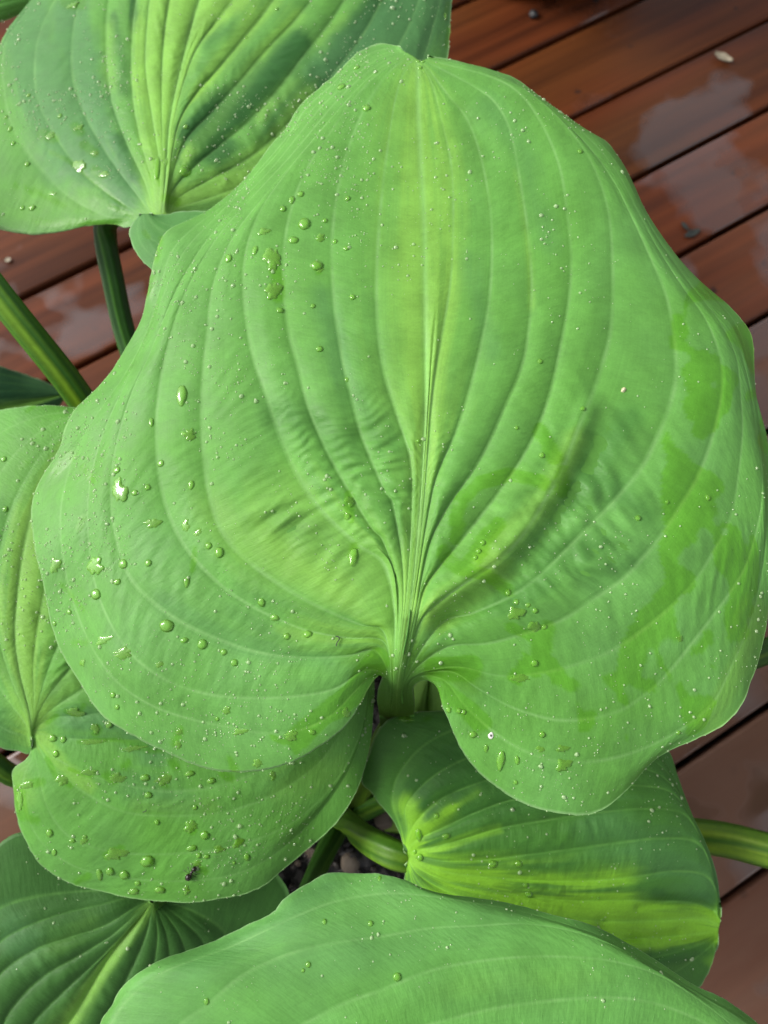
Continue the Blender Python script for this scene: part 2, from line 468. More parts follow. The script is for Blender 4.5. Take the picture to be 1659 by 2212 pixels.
    c = c * (1 - sa[:, None]) + np.array([0.062, 0.185, 0.010]) * sa[:, None]
    # veins: width in picture points, nearly constant
    dv = np.minimum(frac, 1 - frac)
    ki = kk.astype(int)
    px = dv * np.take_along_axis(wid, ki, 1)
    vm = vein * np.exp(-(px / 2.2) ** 2) * (0.65 + 0.35 * vnoise(S * 40, A, seed + 60))
    vm = vm * np.clip(gap / 20, 0.12, 1)
    near = np.round(A)
    vm = np.where((near == 0) | (near == K - 1), 0, vm)
    vm = np.where(near == mid, np.maximum(vm, vein * 0.8 * np.exp(-(px / 6.0) ** 2)), vm)
    vm = vm.ravel()[:, None]
    c = c * (1 - vm) + np.maximum(vein_col[None, :], c * 1.15) * vm
    eL = np.minimum(A, K - 1 - A)
    edge = np.exp(-(eL * np.where(A < K / 2, wid[:, :1], wid[:, -1:]) / 2.2) ** 2).ravel()
    c = c * (1 - rimk * edge[:, None]) + RIM[None, :] * rimk * edge[:, None]
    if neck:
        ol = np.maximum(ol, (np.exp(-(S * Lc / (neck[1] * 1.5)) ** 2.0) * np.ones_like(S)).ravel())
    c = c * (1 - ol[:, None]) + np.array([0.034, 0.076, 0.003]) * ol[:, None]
    # upper side, then a rolled rim and a coarser underside
    T = V.reshape(nS, m, 3)
    top = grid_faces(nS, m)
    st = 4
    ii = np.unique(np.append(np.arange(0, nS, st), nS - 1)); jj = np.unique(np.append(np.arange(0, m, st), m - 1))
    gS = np.gradient(T, axis=0); gA = np.gradient(T, axis=1)
    N = np.cross(gA, gS); N /= np.maximum(np.linalg.norm(N, axis=2, keepdims=True), 1e-12)
    if (N.reshape(-1, 3).mean(0) @ FW) > 0: N = -N
    LEAVES[key] = dict(V=V.reshape(nS, m, 3), N=N, P=P, wet=wm, y=y, d=(S * Lc).ravel())
    BtmF = T - N * thick
    Bt = BtmF[np.ix_(ii, jj)]
    nb, mb = Bt.shape[:2]
    allV = [V, Bt.reshape(-1, 3)]; allF = [top, grid_faces(nb, mb, len(V))[:, ::-1]]
    col = [c, np.repeat(base[None] * 0.9, nb * mb, 0)]
    off = len(V) + nb * mb
    idx = np.arange(nS * m).reshape(nS, m)
    for loop in (idx[:, 0], idx[:, -1], idx[0], idx[-1]):
        rimv = BtmF.reshape(-1, 3)[loop]
        n = len(loop)
        ids = off + np.arange(n)
        allV.append(rimv); col.append(c[loop] if neck and loop[0] == 0 and loop[-1] == m - 1 else np.repeat(RIM[None] * rimk / 0.4 + base[None] * (1 - rimk / 0.4), n, 0))
        allF.append(np.stack([loop[:-1], loop[1:], ids[1:], ids[:-1]], 1)); off += n
    VV = np.concatenate(allV) - CROWN
    nv = len(VV)
    me = make_mesh(name, VV, np.concatenate(allF))
    cc = np.concatenate(col); add_attr(me, 'leaf_colour', np.column_stack([cc, np.ones(nv)]))
    z = np.zeros(nv); z[:len(wm)] = wm; add_attr(me, 'wet', z)
    z = np.zeros(nv); z[:len(wm)] = edge; z[len(wm) + nb * mb:] = 1; add_attr(me, 'edge', z)
    uvw = np.zeros((nv, 3)); uvw[:len(wm), 0] = A.ravel() + seed * 13; uvw[:len(wm), 1] = S.ravel(); add_attr(me, 'leaf_uv', uvw)
    o = link(name, me, MAT_LEAF, parent or hosta)
    if label: o['label'] = label
    return o

def tube(name, pts, radii, parent, groove=(0, 0, 1), depth=0.35, cols=((0.022, 0.090, 0.004), (0.10, 0.21, 0.012)), n=48, stripes=(0.0,), flat=1.0, edge_dark=0.5):
    """a leaf stalk: tapered, with a channel along its upper side and pale stripes"""
    C = spline([np.append(p, r) for p, r in zip(pts, radii)], n, 2)
    P, R = C[:, :3], C[:, 3]
    T = np.gradient(P, axis=0); T /= np.linalg.norm(T, axis=1, keepdims=True)
    g = np.asarray(groove, float)
    m = 40
    V = []; colr = []
    dkc, ltc = np.array(cols[0]), np.array(cols[1])
    for k in range(n):
        e1 = g - (g @ T[k]) * T[k]; e1 /= np.linalg.norm(e1); e2 = np.cross(T[k], e1)
        a = np.linspace(-math.pi, math.pi, m, endpoint=False)
        r = R[k] * (1 - depth * np.exp(-(a / 0.55) ** 2) + 0.03 * np.cos(9 * a))
        V.append(P[k] + r[:, None] * (np.cos(a)[:, None] * e1 + flat * np.sin(a)[:, None] * e2))
        s = np.zeros(m)
        for st in stripes:
            s = np.maximum(s, np.exp(-((a - st) / 0.30) ** 2))
        s = s * (0.8 + 0.4 * vnoise(np.full(m, k * 0.25), a * 3, 5))
        s = np.clip(s + 0.10 * np.cos(11 * a) + 0.30 * vnoise(a * 5 + 9, np.full(m, k * 0.12), 8) + 0.12 * vnoise(a * 14, np.full(m, k * 0.5), 9), 0, 1)
        colr.append(dkc + (ltc - dkc) * s[:, None])
    V = np.concatenate(V) - CROWN
    me = make_mesh(name, V, grid_faces(n, m, 0, True))
    cc = np.concatenate(colr); add_attr(me, 'leaf_colour', np.column_stack([cc, np.ones(len(cc))]))
    return link(name, me, MAT_PET, parent)

TILT_TO_CAM = -FW
# --- the big leaf in the middle: veins traced from its left rim to its right rim, each from the stalk to the tip
A_TIP = (902, 128)
A_CURVES = [
 [(836,1447),(824,1453),(813,1462),(801,1478),(789,1501),(771,1534),(748,1566),(714,1596),(650,1637),(600,1657),(550,1666),(500,1668),(450,1662),(400,1645),(360,1625),(320,1607),(280,1585),(250,1568),(220,1545),(200,1520),(175,1480),(145,1432),(125,1392),(110,1347),(100,1297),(90,1247),(77,1197),(70,1147),(67,1097),(77,1057),(95,1022),(115,992),(130,962),(140,927),(155,892),(170,875),(195,852),(215,832),(240,802),(265,762),(280,737),(305,690),(317,640),(325,595),(335,555),(350,510),(370,492),(400,478),(445,457),(475,435),(500,415),(530,385),(565,340),(595,300),(617,280),(630,255),(645,230),(665,210),(695,185),(725,160),(750,135),(770,115),(800,100),(830,93),(862,100)],
 [(840,1458),(830,1452),(800,1462),(760,1500),(715,1545),(650,1577),(575,1584),(500,1572),(400,1550),(320,1520),(250,1470),(200,1400),(165,1320),(140,1230),(130,1130),(140,1050),(170,960),(220,880),(275,800),(318,715),(345,625),(370,545),(420,490),(500,430),(570,355),(625,290),(660,235),(715,185),(765,135),(820,108),(868,106)],
 [(845,1466),(834,1442),(790,1446),(725,1487),(650,1503),(550,1508),(450,1500),(360,1470),(290,1420),(240,1350),(205,1260),(190,1150),(195,1040),(225,930),(275,820),(325,715),(360,620),(400,540),(470,465),(540,395),(600,330),(650,265),(700,210),(750,165),(810,122),(872,110)],
 [(849,1472),(840,1428),(810,1405),(750,1417),(650,1420),(550,1407),(450,1372),(380,1337),(320,1292),(280,1247),(255,1180),(240,1090),(245,990),(280,860),(325,760),(365,660),(400,590),(450,515),(520,435),(590,360),(650,285),(700,225),(760,170),(820,125),(877,113)],
 [(853,1477),(847,1415),(829,1386),(750,1378),(665,1362),(600,1337),(540,1307),(475,1262),(400,1180),(355,1080),(338,960),(345,830),(375,700),(415,600),(475,505),(550,420),(620,345),(675,280),(730,215),(785,163),(840,126),(882,115)],
 [(857,1480),(852,1405),(829,1365),(780,1350),(700,1317),(625,1277),(540,1217),(480,1152),(450,1060),(437,950),(436,850),(447,720),(462,610),(505,510),(570,425),(635,350),(700,275),(755,210),(805,160),(850,128),(886,117)],
 [(860,1482),(857,1390),(852,1320),(829,1217),(775,1177),(700,1107),(650,1037),(610,952),(575,852),(545,762),(527,650),(530,550),(560,460),(620,370),(690,285),(750,215),(800,165),(850,132),(889,119)],
 [(863,1483),(862,1385),(862,1290),(829,1172),(800,1137),(740,1037),(700,962),(665,877),(645,802),(622,710),(612,600),(620,490),(655,380),(715,285),(765,215),(810,165),(855,135),(892,120)],
 [(866,1484),(866,1380),(872,1265),(850,1095),(829,1057),(780,937),(758,855),(740,777),(722,650),(718,510),(738,370),(780,250),(825,175),(862,137),(895,122)],
 [(868,1484),(871,1375),(882,1240),(889,1017),(859,902),(829,807),(815,690),(815,560),(825,420),(840,300),(855,210),(875,150),(898,124)],
 [(870,1484),(876,1370),(884,1337),(904,1137),(914,987),(919,862),(918,737),(916,500),(909,350),(904,250),(903,180),A_TIP],
 [(872,1484),(880,1372),(890,1300),(911,1137),(924,985),(932,880),(941,800),(952,737),(974,600),(979,450),(974,350),(954,260),(934,185),(915,145),(906,130)],
 [(874,1484),(882,1378),(893,1310),(915,1170),(935,1060),(952,1005),(983,937),(1016,837),(1039,747),(1057,650),(1063,550),(1059,450),(1039,340),(1010,260),(968,205),(930,155),(910,131)],
 [(876,1483),(884,1388),(896,1335),(918,1215),(937,1150),(976,1080),(1019,1022),(1054,962),(1094,872),(1124,802),(1139,740),(1149,625),(1140,500),(1125,400),(1103,285),(1070,222),(1025,188),(955,150),(914,130)],
 [(878,1482),(886,1396),(899,1350),(914,1280),(936,1240),(996,1168),(1029,1127),(1079,1062),(1129,987),(1169,907),(1194,827),(1209,757),(1229,650),(1234,550),(1224,450),(1209,360),(1174,275),(1125,205),(1065,168),(975,142),(918,129)],
 [(880,1481),(888,1402),(903,1356),(932,1314),(994,1267),(1069,1217),(1129,1157),(1179,1077),(1210,1025),(1244,937),(1279,852),(1300,790),(1318,720),(1324,625),(1320,500),(1307,425),(1275,345),(1225,275),(1170,220),(1110,180),(1010,143),(922,127)],
 [(882,1480),(893,1408),(950,1350),(1020,1325),(1100,1290),(1149,1257),(1184,1227),(1224,1187),(1269,1142),(1309,1102),(1349,1057),(1389,1007),(1419,947),(1444,887),(1460,820),(1458,740),(1440,640),(1400,545),(1365,470),(1325,390),(1270,315),(1210,255),(1150,205),(1075,168),(990,138),(925,126)],
 [(884,1479),(900,1415),(960,1400),(1054,1390),(1139,1367),(1219,1337),(1279,1297),(1339,1257),(1379,1217),(1429,1157),(1474,1087),(1504,1037),(1529,977),(1549,907),(1560,837),(1555,767),(1525,690),(1475,620),(1420,535),(1380,460),(1335,375),(1285,312),(1225,258),(1150,203),(1075,164),(995,137),(925,125)],
 [(886,1478),(908,1426),(980,1440),(1080,1460),(1179,1452),(1254,1432),(1329,1402),(1394,1357),(1454,1307),(1504,1252),(1544,1187),(1579,1117),(1594,1037),(1604,937),(1600,850),(1590,770),(1555,695),(1500,625),(1430,530),(1385,450),(1345,370),(1295,308),(1230,260),(1155,203),(1075,160),(1000,137),(925,124)],
 [(888,1478),(913,1438),(970,1450),(1029,1485),(1089,1520),(1139,1540),(1199,1555),(1259,1555),(1309,1545),(1359,1525),(1429,1470),(1489,1397),(1539,1332),(1579,1277),(1609,1227),(1629,1167),(1645,1090),(1645,1000),(1630,900),(1612,800),(1580,705),(1520,630),(1440,530),(1390,453),(1348,366),(1300,306),(1235,261),(1160,205),(1075,158),(1003,136),(925,123)],
 [(889,1479),(915,1452),(955,1466),(1004,1525),(1069,1583),(1129,1620),(1204,1645),(1279,1645),(1354,1630),(1429,1600),(1479,1570),(1540,1520),(1580,1440),(1615,1360),(1640,1270),(1655,1160),(1658,1050),(1645,940),(1625,820),(1595,710),(1540,638),(1460,550),(1395,455),(1350,364),(1305,306),(1238,262),(1163,207),(1075,156),(1004,136),(925,122)],
 [(891,1483),(900,1474),(917,1469),(931,1472),(942,1480),(951,1504),(956,1529),(965,1547),(980,1585),(1000,1625),(1030,1665),(1065,1695),(1110,1725),(1155,1745),(1210,1757),(1260,1761),(1300,1750),(1335,1725),(1370,1690),(1405,1650),(1440,1625),(1480,1607),(1525,1587),(1550,1575),(1575,1557),(1595,1534),(1612,1504),(1620,1475),(1629,1457),(1640,1422),(1650,1380),(1658,1335),(1665,1250),(1670,1150),(1668,1050),(1657,947),(1649,912),(1634,857),(1629,787),(1627,737),(1617,710),(1580,665),(1545,635),(1510,612),(1475,570),(1430,510),(1395,455),(1370,400),(1350,360),(1330,330),(1310,305),(1275,285),(1240,262),(1210,240),(1175,215),(1145,192),(1110,167),(1075,155),(1040,145),(1005,136),(970,127),(925,121)],
]
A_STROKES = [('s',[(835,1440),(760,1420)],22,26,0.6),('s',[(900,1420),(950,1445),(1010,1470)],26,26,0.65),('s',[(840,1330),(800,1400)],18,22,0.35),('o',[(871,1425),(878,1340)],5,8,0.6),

 ('y',[(903,160),(905,400),(912,650),(917,850),(905,1000)],26,44,0.6),('y',[(900,250),(905,850)],70,75,0.5),('y',[(908,950),(890,1300)],16,26,0.6),('y',[(955,330),(960,640)],16,30,0.3),
 ('y',[(1112,370),(1135,500),(1148,660)],5,13,0.7),('y',[(640,1120),(780,1220),(850,1330)],75,70,0.55),('y',[(480,1110),(560,1200),(700,1290)],45,50,0.5),
 ('y',[(640,1370),(800,1385)],26,26,0.55),('y',[(1050,1210),(1180,1080),(1240,950)],26,14,0.6),('y',[(930,1290),(1000,1200),(1100,1050)],40,40,0.15),
 ('y',[(940,1330),(1070,1230)],30,20,0.6),('y',[(1540,1560),(1600,1440),(1640,1330)],26,28,0.5),
 ('b',[(700,640),(740,800)],22,22,0.45),('b',[(1010,560),(1060,760)],22,20,0.35),('b',[(1060,230),(1130,330),(1180,520)],30,30,0.35),('b',[(350,1300),(520,1400),(700,1425)],20,18,0.35),
 ('d',[(1215,1090),(1290,1000),(1360,900)],26,26,0.45),('d',[(1190,1200),(1300,1180)],40,36,0.38),('d',[(1290,1030),(1400,1110)],30,30,0.45),('d',[(1260,1240),(1380,1210)],26,26,0.30),  # dark green mottling, with shade of the fold and puckers painted in
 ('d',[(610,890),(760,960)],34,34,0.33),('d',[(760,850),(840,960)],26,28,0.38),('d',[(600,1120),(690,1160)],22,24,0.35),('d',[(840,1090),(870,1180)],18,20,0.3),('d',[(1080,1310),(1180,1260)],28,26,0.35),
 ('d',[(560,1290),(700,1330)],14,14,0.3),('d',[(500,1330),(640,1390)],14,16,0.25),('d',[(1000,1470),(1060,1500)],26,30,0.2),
]
A_WET = [([(984,1127),(999,1077),(1039,1042),(1099,1027),(1149,1035),(1176,1047)],15),([(995,1135),(985,1165)],14),([(1075,1132),(1050,1165),(1030,1200),(1012,1222)],17),([(958,1190),(985,1225),(1050,1245),(1100,1275)],15),
 ([(1215,1020),(1218,1065)],16),([(1165,930),(1195,985)],20),
 ([(1180,1370),(1160,1440)],26),([(1100,1355),(1150,1375)],12),([(1010,1440),(950,1445)],30),([(960,1500),(1040,1560)],25),
 ([(755,1070),(758,1120)],11),([(765,1180),(763,1200)],9),([(120,1020),(150,985)],13),([(200,1035),(180,1010)],9),
 ([(155,1388),(185,1385)],6),([(820,1430),(740,1520),(650,1590)],26),([(590,560),(600,640)],13),([(685,570),(690,585)],9),([(590,1590),(620,1600)],7),([(390,1580),(380,1610)],9),
 ([(700,1530),(730,1510)],12),([(630,1590),(640,1620)],10),([(500,1640),(510,1660)],8),([(340,560),(350,520)],6),([(325,640),(332,600)],7),([(420,1185),(415,1230)],6),([(130,1260),(180,1320)],4),([(170,1140),(180,1120)],8)]
def A_pucker(P):
    e = 0
    for line, r, k in (([(1210,1130),(1330,1030)],95,1.25),([(1180,1240),(1330,1200)],60,1.3),([(620,930),(760,1000)],60,1.0),([(600,1110),(760,1160)],50,0.8),([(800,900),(860,1060)],40,0.9),([(1010,1290),(1120,1290)],40,.8)):
        e = e + k * np.exp(-(seg_dist(P, line) / r) ** 2)
    return e
def A_wet(P):
    return np.exp(-np.maximum(seg_dist(P, [(1540, 720), (1560, 900), (1520, 1100), (1560, 1250), (1430, 1480), (1180, 1500)]) - 70, 0) ** 2 / 70 ** 2)
def A_extra(P, U, S):
    x, y = P[:, 0], P[:, 1]
    e = -0.010 * np.exp(-((x - 880) / 160) ** 2 - ((y - 90) / 50) ** 2)                       # tip folds over
    dr = seg_dist(P, [(925, 1315), (1000, 1262), (1075, 1212), (1150, 1130), (1215, 1020), (1270, 880)])
    e += 0.0045 * np.exp(-((dr) / 24) ** 2)                                                     # raised fold on the right
    e += -0.0045 * np.exp(-((seg_dist(P, [(960, 1340), (1090, 1262), (1200, 1130), (1290, 960)])) / 30) ** 2)
    e += -0.0018 * np.exp(-(seg_dist(P, [(1000, 250), (1060, 330)]) / 26) ** 2)
    # puckers across the blade
    for (a, b, w, k) in (((1230,1010),(1340,1030),22,.0035),((1180,1110),(1290,1090),24,.003),((1180,1200),(1330,1190),20,.003),((1300,1090),(1420,1120),22,.003),((1260,1260),(1390,1230),22,.0025),((600,900),(700,925),20,.0025),((780,940),(860,950),18,.0025),((590,1130),(680,1150),20,.002),((730,1000),(800,1040),16,.002),((860,1060),(890,1150),14,.002)):
        e += -0.5 * k * np.exp(-(seg_dist(P, [a, b]) / w) ** 2)
    e += 0.008 * np.exp(-(seg_dist(P, [(360, 500), (320, 640)]) / 60) ** 2)
    return e
for i in range(1, 21):
    A_CURVES[i][:2] = [(822 + 70 * i / 21, 1568), (834 + 54 * i / 21, 1472)]
A_CURVES[0][:1] = [(822, 1568), (815, 1505), (824, 1468), (836, 1447)]
A_CURVES[21][:1] = [(892, 1568), (896, 1525), (892, 1497), (891, 1484)]
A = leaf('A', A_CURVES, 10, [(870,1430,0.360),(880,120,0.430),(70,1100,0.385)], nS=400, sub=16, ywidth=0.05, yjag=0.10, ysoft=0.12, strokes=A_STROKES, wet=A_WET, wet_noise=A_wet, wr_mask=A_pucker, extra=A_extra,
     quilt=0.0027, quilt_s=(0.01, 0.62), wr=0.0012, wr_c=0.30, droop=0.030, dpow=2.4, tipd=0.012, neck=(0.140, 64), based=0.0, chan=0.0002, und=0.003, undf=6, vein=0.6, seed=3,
     label='largest pale green heart shaped leaf in the middle, its notched base facing the viewer')

# --- leaf at the upper left, light centre and dark flanks
B_CURVES = [
 [(300,480),(278,492),(250,485),(200,487),(150,497),(100,505),(50,505),(0,495),(-35,470),(-58,410),(-60,330),(-45,230),(-15,140),(0,95),(10,75),(30,45),(75,10),(140,-60),(260,-220),(420,-380),(560,-450)],
 [(312,474),(280,472),(225,465),(150,425),(90,365),(30,280),(8,190),(10,100),(45,40),(100,-40),(220,-190),(400,-355),(562,-448)],
 [(320,470),(280,450),(190,385),(130,310),(85,225),(75,150),(85,75),(125,-10),(220,-150),(400,-335),(564,-446)],
 [(327,468),(310,440),(250,360),(200,280),(165,200),(155,125),(165,30),(200,-60),(280,-180),(420,-330),(566,-445)],
 [(333,466),(315,400),(270,300),(240,210),(230,100),(235,0),(270,-100),(340,-210),(450,-330),(568,-445)],
 [(338,465),(330,400),(300,290),(285,190),(285,90),(295,0),(325,-90),(390,-210),(480,-330),(570,-445)],
 [(342,464),(345,360),(330,260),(315,150),(318,50),(330,-30),(370,-130),(430,-230),(505,-340),(572,-445)],
 [(346,463),(352,380),(350,260),(350,150),(358,50),(375,-40),(410,-130),(465,-240),(525,-345),(574,-445)],
 [(350,462),(358,380),(366,270),(385,170),(410,70),(430,0),(465,-90),(505,-200),(550,-340),(576,-445)],
 [(353,463),(362,390),(372,280),(395,185),(425,105),(480,30),(530,-40),(570,-140),(590,-300),(578,-445)],
 [(356,464),(366,380),(385,270),(425,200),(470,150),(525,85),(580,15),(630,-70),(650,-220),(580,-445)],
 [(359,465),(370,390),(400,305),(450,250),(520,175),(570,115),(650,30),(700,-50),(720,-190),(582,-446)],
 [(362,466),(372,415),(420,360),(475,315),(540,260),(600,195),(650,130),(725,30),(770,-60),(770,-200),(585,-448)],
 [(365,468),(380,432),(450,390),(525,350),(590,300),(680,205),(760,110),(815,20),(850,-80),(830,-220),(590,-449)],
 [(368,471),(390,448),(460,425),(550,390),(640,340),(740,260),(830,150),(890,40),(920,-80),(880,-230),(595,-450)],
 [(371,474),(400,460),(480,450),(580,430),(690,380),(800,290),(890,180),(935,60),(955,-60),(910,-230),(600,-450)],
 [(374,478),(410,480),(500,490),(610,475),(730,425),(850,330),(930,220),(965,128),(972,60),(976,0),(985,-80),(950,-250),(800,-390),(605,-452)],
]
B_STROKES = [('y',[(350,460),(345,300),(340,100),(350,-20)],37,31,0.9),('y',[(395,130),(420,60),(500,0)],29,25,0.8),('y',[(400,340),(470,255),(560,130),(640,30)],14,15,0.85),('y',[(420,200),(480,115),(590,0)],18,17,0.8),
 ('y',[(380,440),(500,395),(590,335),(670,215)],29,25,0.85),('y',[(560,250),(650,130),(740,40)],12,15,0.5),('y',[(300,60),(310,200)],15,16,0.7),('y',[(230,60),(236,180)],11,14,0.5),('y',[(200,440),(60,440)],33,37,0.25),
 ('g',[(440,290),(600,150),(720,0)],34,20,0.5),
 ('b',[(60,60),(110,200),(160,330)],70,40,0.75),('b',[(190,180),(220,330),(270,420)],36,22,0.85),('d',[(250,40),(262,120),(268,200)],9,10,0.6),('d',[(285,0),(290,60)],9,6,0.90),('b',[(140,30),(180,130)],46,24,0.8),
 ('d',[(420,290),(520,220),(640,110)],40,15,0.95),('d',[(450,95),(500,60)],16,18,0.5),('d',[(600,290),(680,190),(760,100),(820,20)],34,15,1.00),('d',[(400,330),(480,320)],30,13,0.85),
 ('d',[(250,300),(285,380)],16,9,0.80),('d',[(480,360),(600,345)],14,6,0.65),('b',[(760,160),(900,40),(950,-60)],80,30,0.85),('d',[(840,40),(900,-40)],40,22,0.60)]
B_WET = [([(95,290),(115,300)],14),([(160,275),(170,285)],11),([(180,315),(205,330)],11),([(205,365),(225,375)],10),([(330,375),(342,395)],9),([(400,365),(408,375)],8),([(355,430),(385,440)],10),([(110,330),(150,350),(220,400),(270,450)],5),([(60,410),(140,445)],6),([(75,480),(200,482),(270,480)],8),([(145,8),(160,12)],13),([(178,-5),(175,15)],9),([(965,100),(968,60)],5),([(962,30),(966,10)],5),([(30,400),(90,420)],4),([(240,445),(290,470)],7)]
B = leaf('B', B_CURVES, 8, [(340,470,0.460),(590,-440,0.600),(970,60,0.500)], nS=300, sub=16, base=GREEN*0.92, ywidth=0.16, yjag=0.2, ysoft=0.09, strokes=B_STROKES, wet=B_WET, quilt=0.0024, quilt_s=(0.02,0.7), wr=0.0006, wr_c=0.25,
     droop=0.03, tipd=0.02, based=0.006, chan=0.0015, und=0.003, undf=3, vein=0.4, seed=5, label='variegated leaf at the upper left with a yellow green centre and dark folds')
leaf('D', [[(300,464),(287,480),(281,494),(280,511),(287,531),(298,552),(312,569),(330,584),(370,600),(430,600)],[(304,463),(297,488),(300,515),(315,540),(340,560),(380,575),(440,580)],[(309,462),(312,492),(325,515),(350,530),(390,545),(450,555)],[(315,462),(335,490),(365,507),(400,518),(460,525)],[(322,462),(347,480),(375,490),(410,492),(470,495)],[(330,463),(361,462),(386,457),(416,455),(442,456),(480,462)]],
     3, [(305,476,0.446),(450,460,0.446),(330,590,0.440)], nS=120, sub=14, base=GREEN*np.array([.72,.80,1.0]), ywidth=-1, quilt=0.0005, wr=0.0004, droop=0.004, tipd=0.0, based=0.0, chan=0.0, und=0.0, vein=0.25, seed=6,
     wet=[([(385,505),(400,520)],9),([(312,500),(320,510)],6),([(350,515),(360,520)],8),([(340,545),(350,550)],5)], name='folded_lobe', parent=B, label='small basal lobe curling over the base of the leaf')

# --- leaf on the left whose big lower lobe spreads under the middle leaf
E_CURVES = [
 [(66,1612),(65,1630),(39,1623),(0,1616),(-80,1585),(-150,1500),(-185,1380),(-190,1230),(-165,1090),(-100,960),(-40,900),(0,886),(60,877),(110,875),(160,880),(230,888)],
 [(67,1605),(55,1590),(10,1575),(-60,1520),(-110,1420),(-130,1300),(-125,1170),(-90,1050),(-30,960),(40,915),(120,893),(232,890)],
 [(68,1598),(52,1560),(15,1510),(-30,1430),(-60,1330),(-65,1220),(-45,1110),(5,1015),(70,945),(140,905),(234,891)],
 [(69,1590),(52,1535),(25,1470),(0,1390),(-10,1290),(0,1190),(25,1095),(70,1010),(120,945),(170,910),(236,892)],
 [(70,1584),(62,1530),(42,1450),(32,1370),(38,1280),(52,1180),(78,1080),(115,1000),(155,940),(195,908),(238,893)],
 [(71,1580),(74,1520),(72,1440),(80,1360),(100,1260),(125,1160),(155,1070),(185,990),(212,930),(240,894)],
 [(72,1578),(85,1510),(110,1430),(150,1340),(190,1240),(220,1130),(240,1030),(246,950),(242,895)],
 [(72,1577),(100,1510),(180,1410),(260,1310),(310,1200),(330,1090),(310,990),(275,930),(244,896)],
 [(72,1576),(115,1530),(220,1460),(340,1370),(420,1260),(450,1140),(410,1030),(330,950),(246,897)],
 [(71,1577),(118,1550),(200,1543),(310,1525),(450,1440),(540,1320),(560,1190),(490,1060),(370,960),(248,898)],
 [(71,1580),(110,1590),(165,1597),(255,1600),(360,1592),(500,1540),(610,1430),(650,1290),(610,1150),(480,1010),(360,940),(250,899)],
 [(70,1584),(112,1630),(160,1660),(210,1680),(300,1702),(385,1710),(500,1690),(620,1630),(710,1520),(740,1380),(690,1220),(560,1060),(420,960),(252,899)],
 [(70,1588),(105,1650),(150,1690),(197,1721),(231,1739),(278,1756),(347,1762),(430,1760),(510,1748),(610,1705),(705,1630),(765,1510),(772,1370),(715,1220),(580,1060),(430,955),(254,899)],
 [(69,1592),(85,1680),(105,1750),(150,1808),(225,1837),(325,1846),(450,1838),(550,1815),(645,1768),(730,1680),(785,1560),(792,1420),(745,1260),(610,1080),(440,950),(256,898)],
 [(69,1595),(68,1640),(55,1665),(50,1700),(62,1770),(100,1830),(170,1875),(280,1898),(400,1903),(510,1888),(600,1840),(690,1755),(760,1650),(797,1520),(797,1390),(750,1240),(620,1070),(440,945),(258,897)],
 [(69,1598),(67,1617),(63,1633),(51,1645),(30,1656),(24,1677),(29,1707),(32,1742),(39,1777),(49,1804),(65,1837),(85,1867),(125,1895),(170,1915),(225,1927),(280,1940),(350,1947),(415,1950),(475,1942),(530,1931),(575,1910),(615,1875),(670,1830),(715,1790),(750,1745),(780,1685),(800,1605),(807,1525),(809,1475),(800,1390),(765,1260),(660,1090),(520,980),(400,930),(262,895)],
]
E_STROKES = [('y',[(70,1570),(40,1450),(30,1330),(70,1130)],34,30,0.8),('y',[(72,1560),(130,1480),(200,1440)],26,22,0.5),('y',[(90,1600),(140,1660),(190,1700)],14,10,0.7),('y',[(620,1700),(720,1660)],30,30,0.3),('y',[(40,1670),(60,1720)],24,20,0.5),('y',[(300,1740),(450,1740)],16,14,0.3),
 ('d',[(20,1600),(-20,1560)],40,40,0.6),('d',[(100,1520),(150,1440),(190,1420)],9,9,0.6),('d',[(60,1530),(30,1460)],8,8,0.6),('b',[(150,1560),(260,1560),(330,1620)],30,24,0.7),('b',[(280,1700),(400,1730)],26,26,0.45),('d',[(5,1100),(0,1250)],16,18,0.35),('d',[(120,1480),(190,1450)],10,12,0.5)]
E_WET = [([(140,1535),(165,1545),(180,1525)],6),([(215,1575),(205,1585)],8),([(170,1600),(240,1600),(330,1605)],5),([(280,1615),(345,1622)],8),([(150,1660),(200,1678)],5),([(230,1675),(245,1690)],9),([(265,1660),(275,1650)],7),([(370,1645),(380,1655)],9),([(480,1670),(500,1680)],9),([(40,1710),(50,1760)],14),([(60,1690),(90,1690)],8),([(65,1770),(80,1775)],8),([(410,1785),(415,1795)],10),([(430,1875),(440,1880)],9),([(232,1850),(260,1835)],9),([(190,1890),(165,1905)],8),([(120,1545),(100,1560)],5),([(45,1010),(60,1000)],7),([(60,890),(75,880)],5),([(345,1690),(360,1695)],6),([(100,1640),(120,1680),(150,1700)],6)]
E = leaf('E', E_CURVES, 4, [(70,1590,0.432),(800,1480,0.445),(400,1940,0.425)], nS=300, sub=16, base=GREEN*np.array([.95,1.0,.80]), ywidth=0.12, yjag=0.2, strokes=E_STROKES, wet=E_WET, quilt=0.0014, quilt_s=(0.02,0.6), wr=0.0004, wr_c=0.2,
     droop=0.022, tipd=0.006, based=0.008, chan=0.0008, und=0.003, undf=4, vein=0.35, seed=8, label='wet leaf at the left whose broad lower lobe carries a dead ant and many drops')

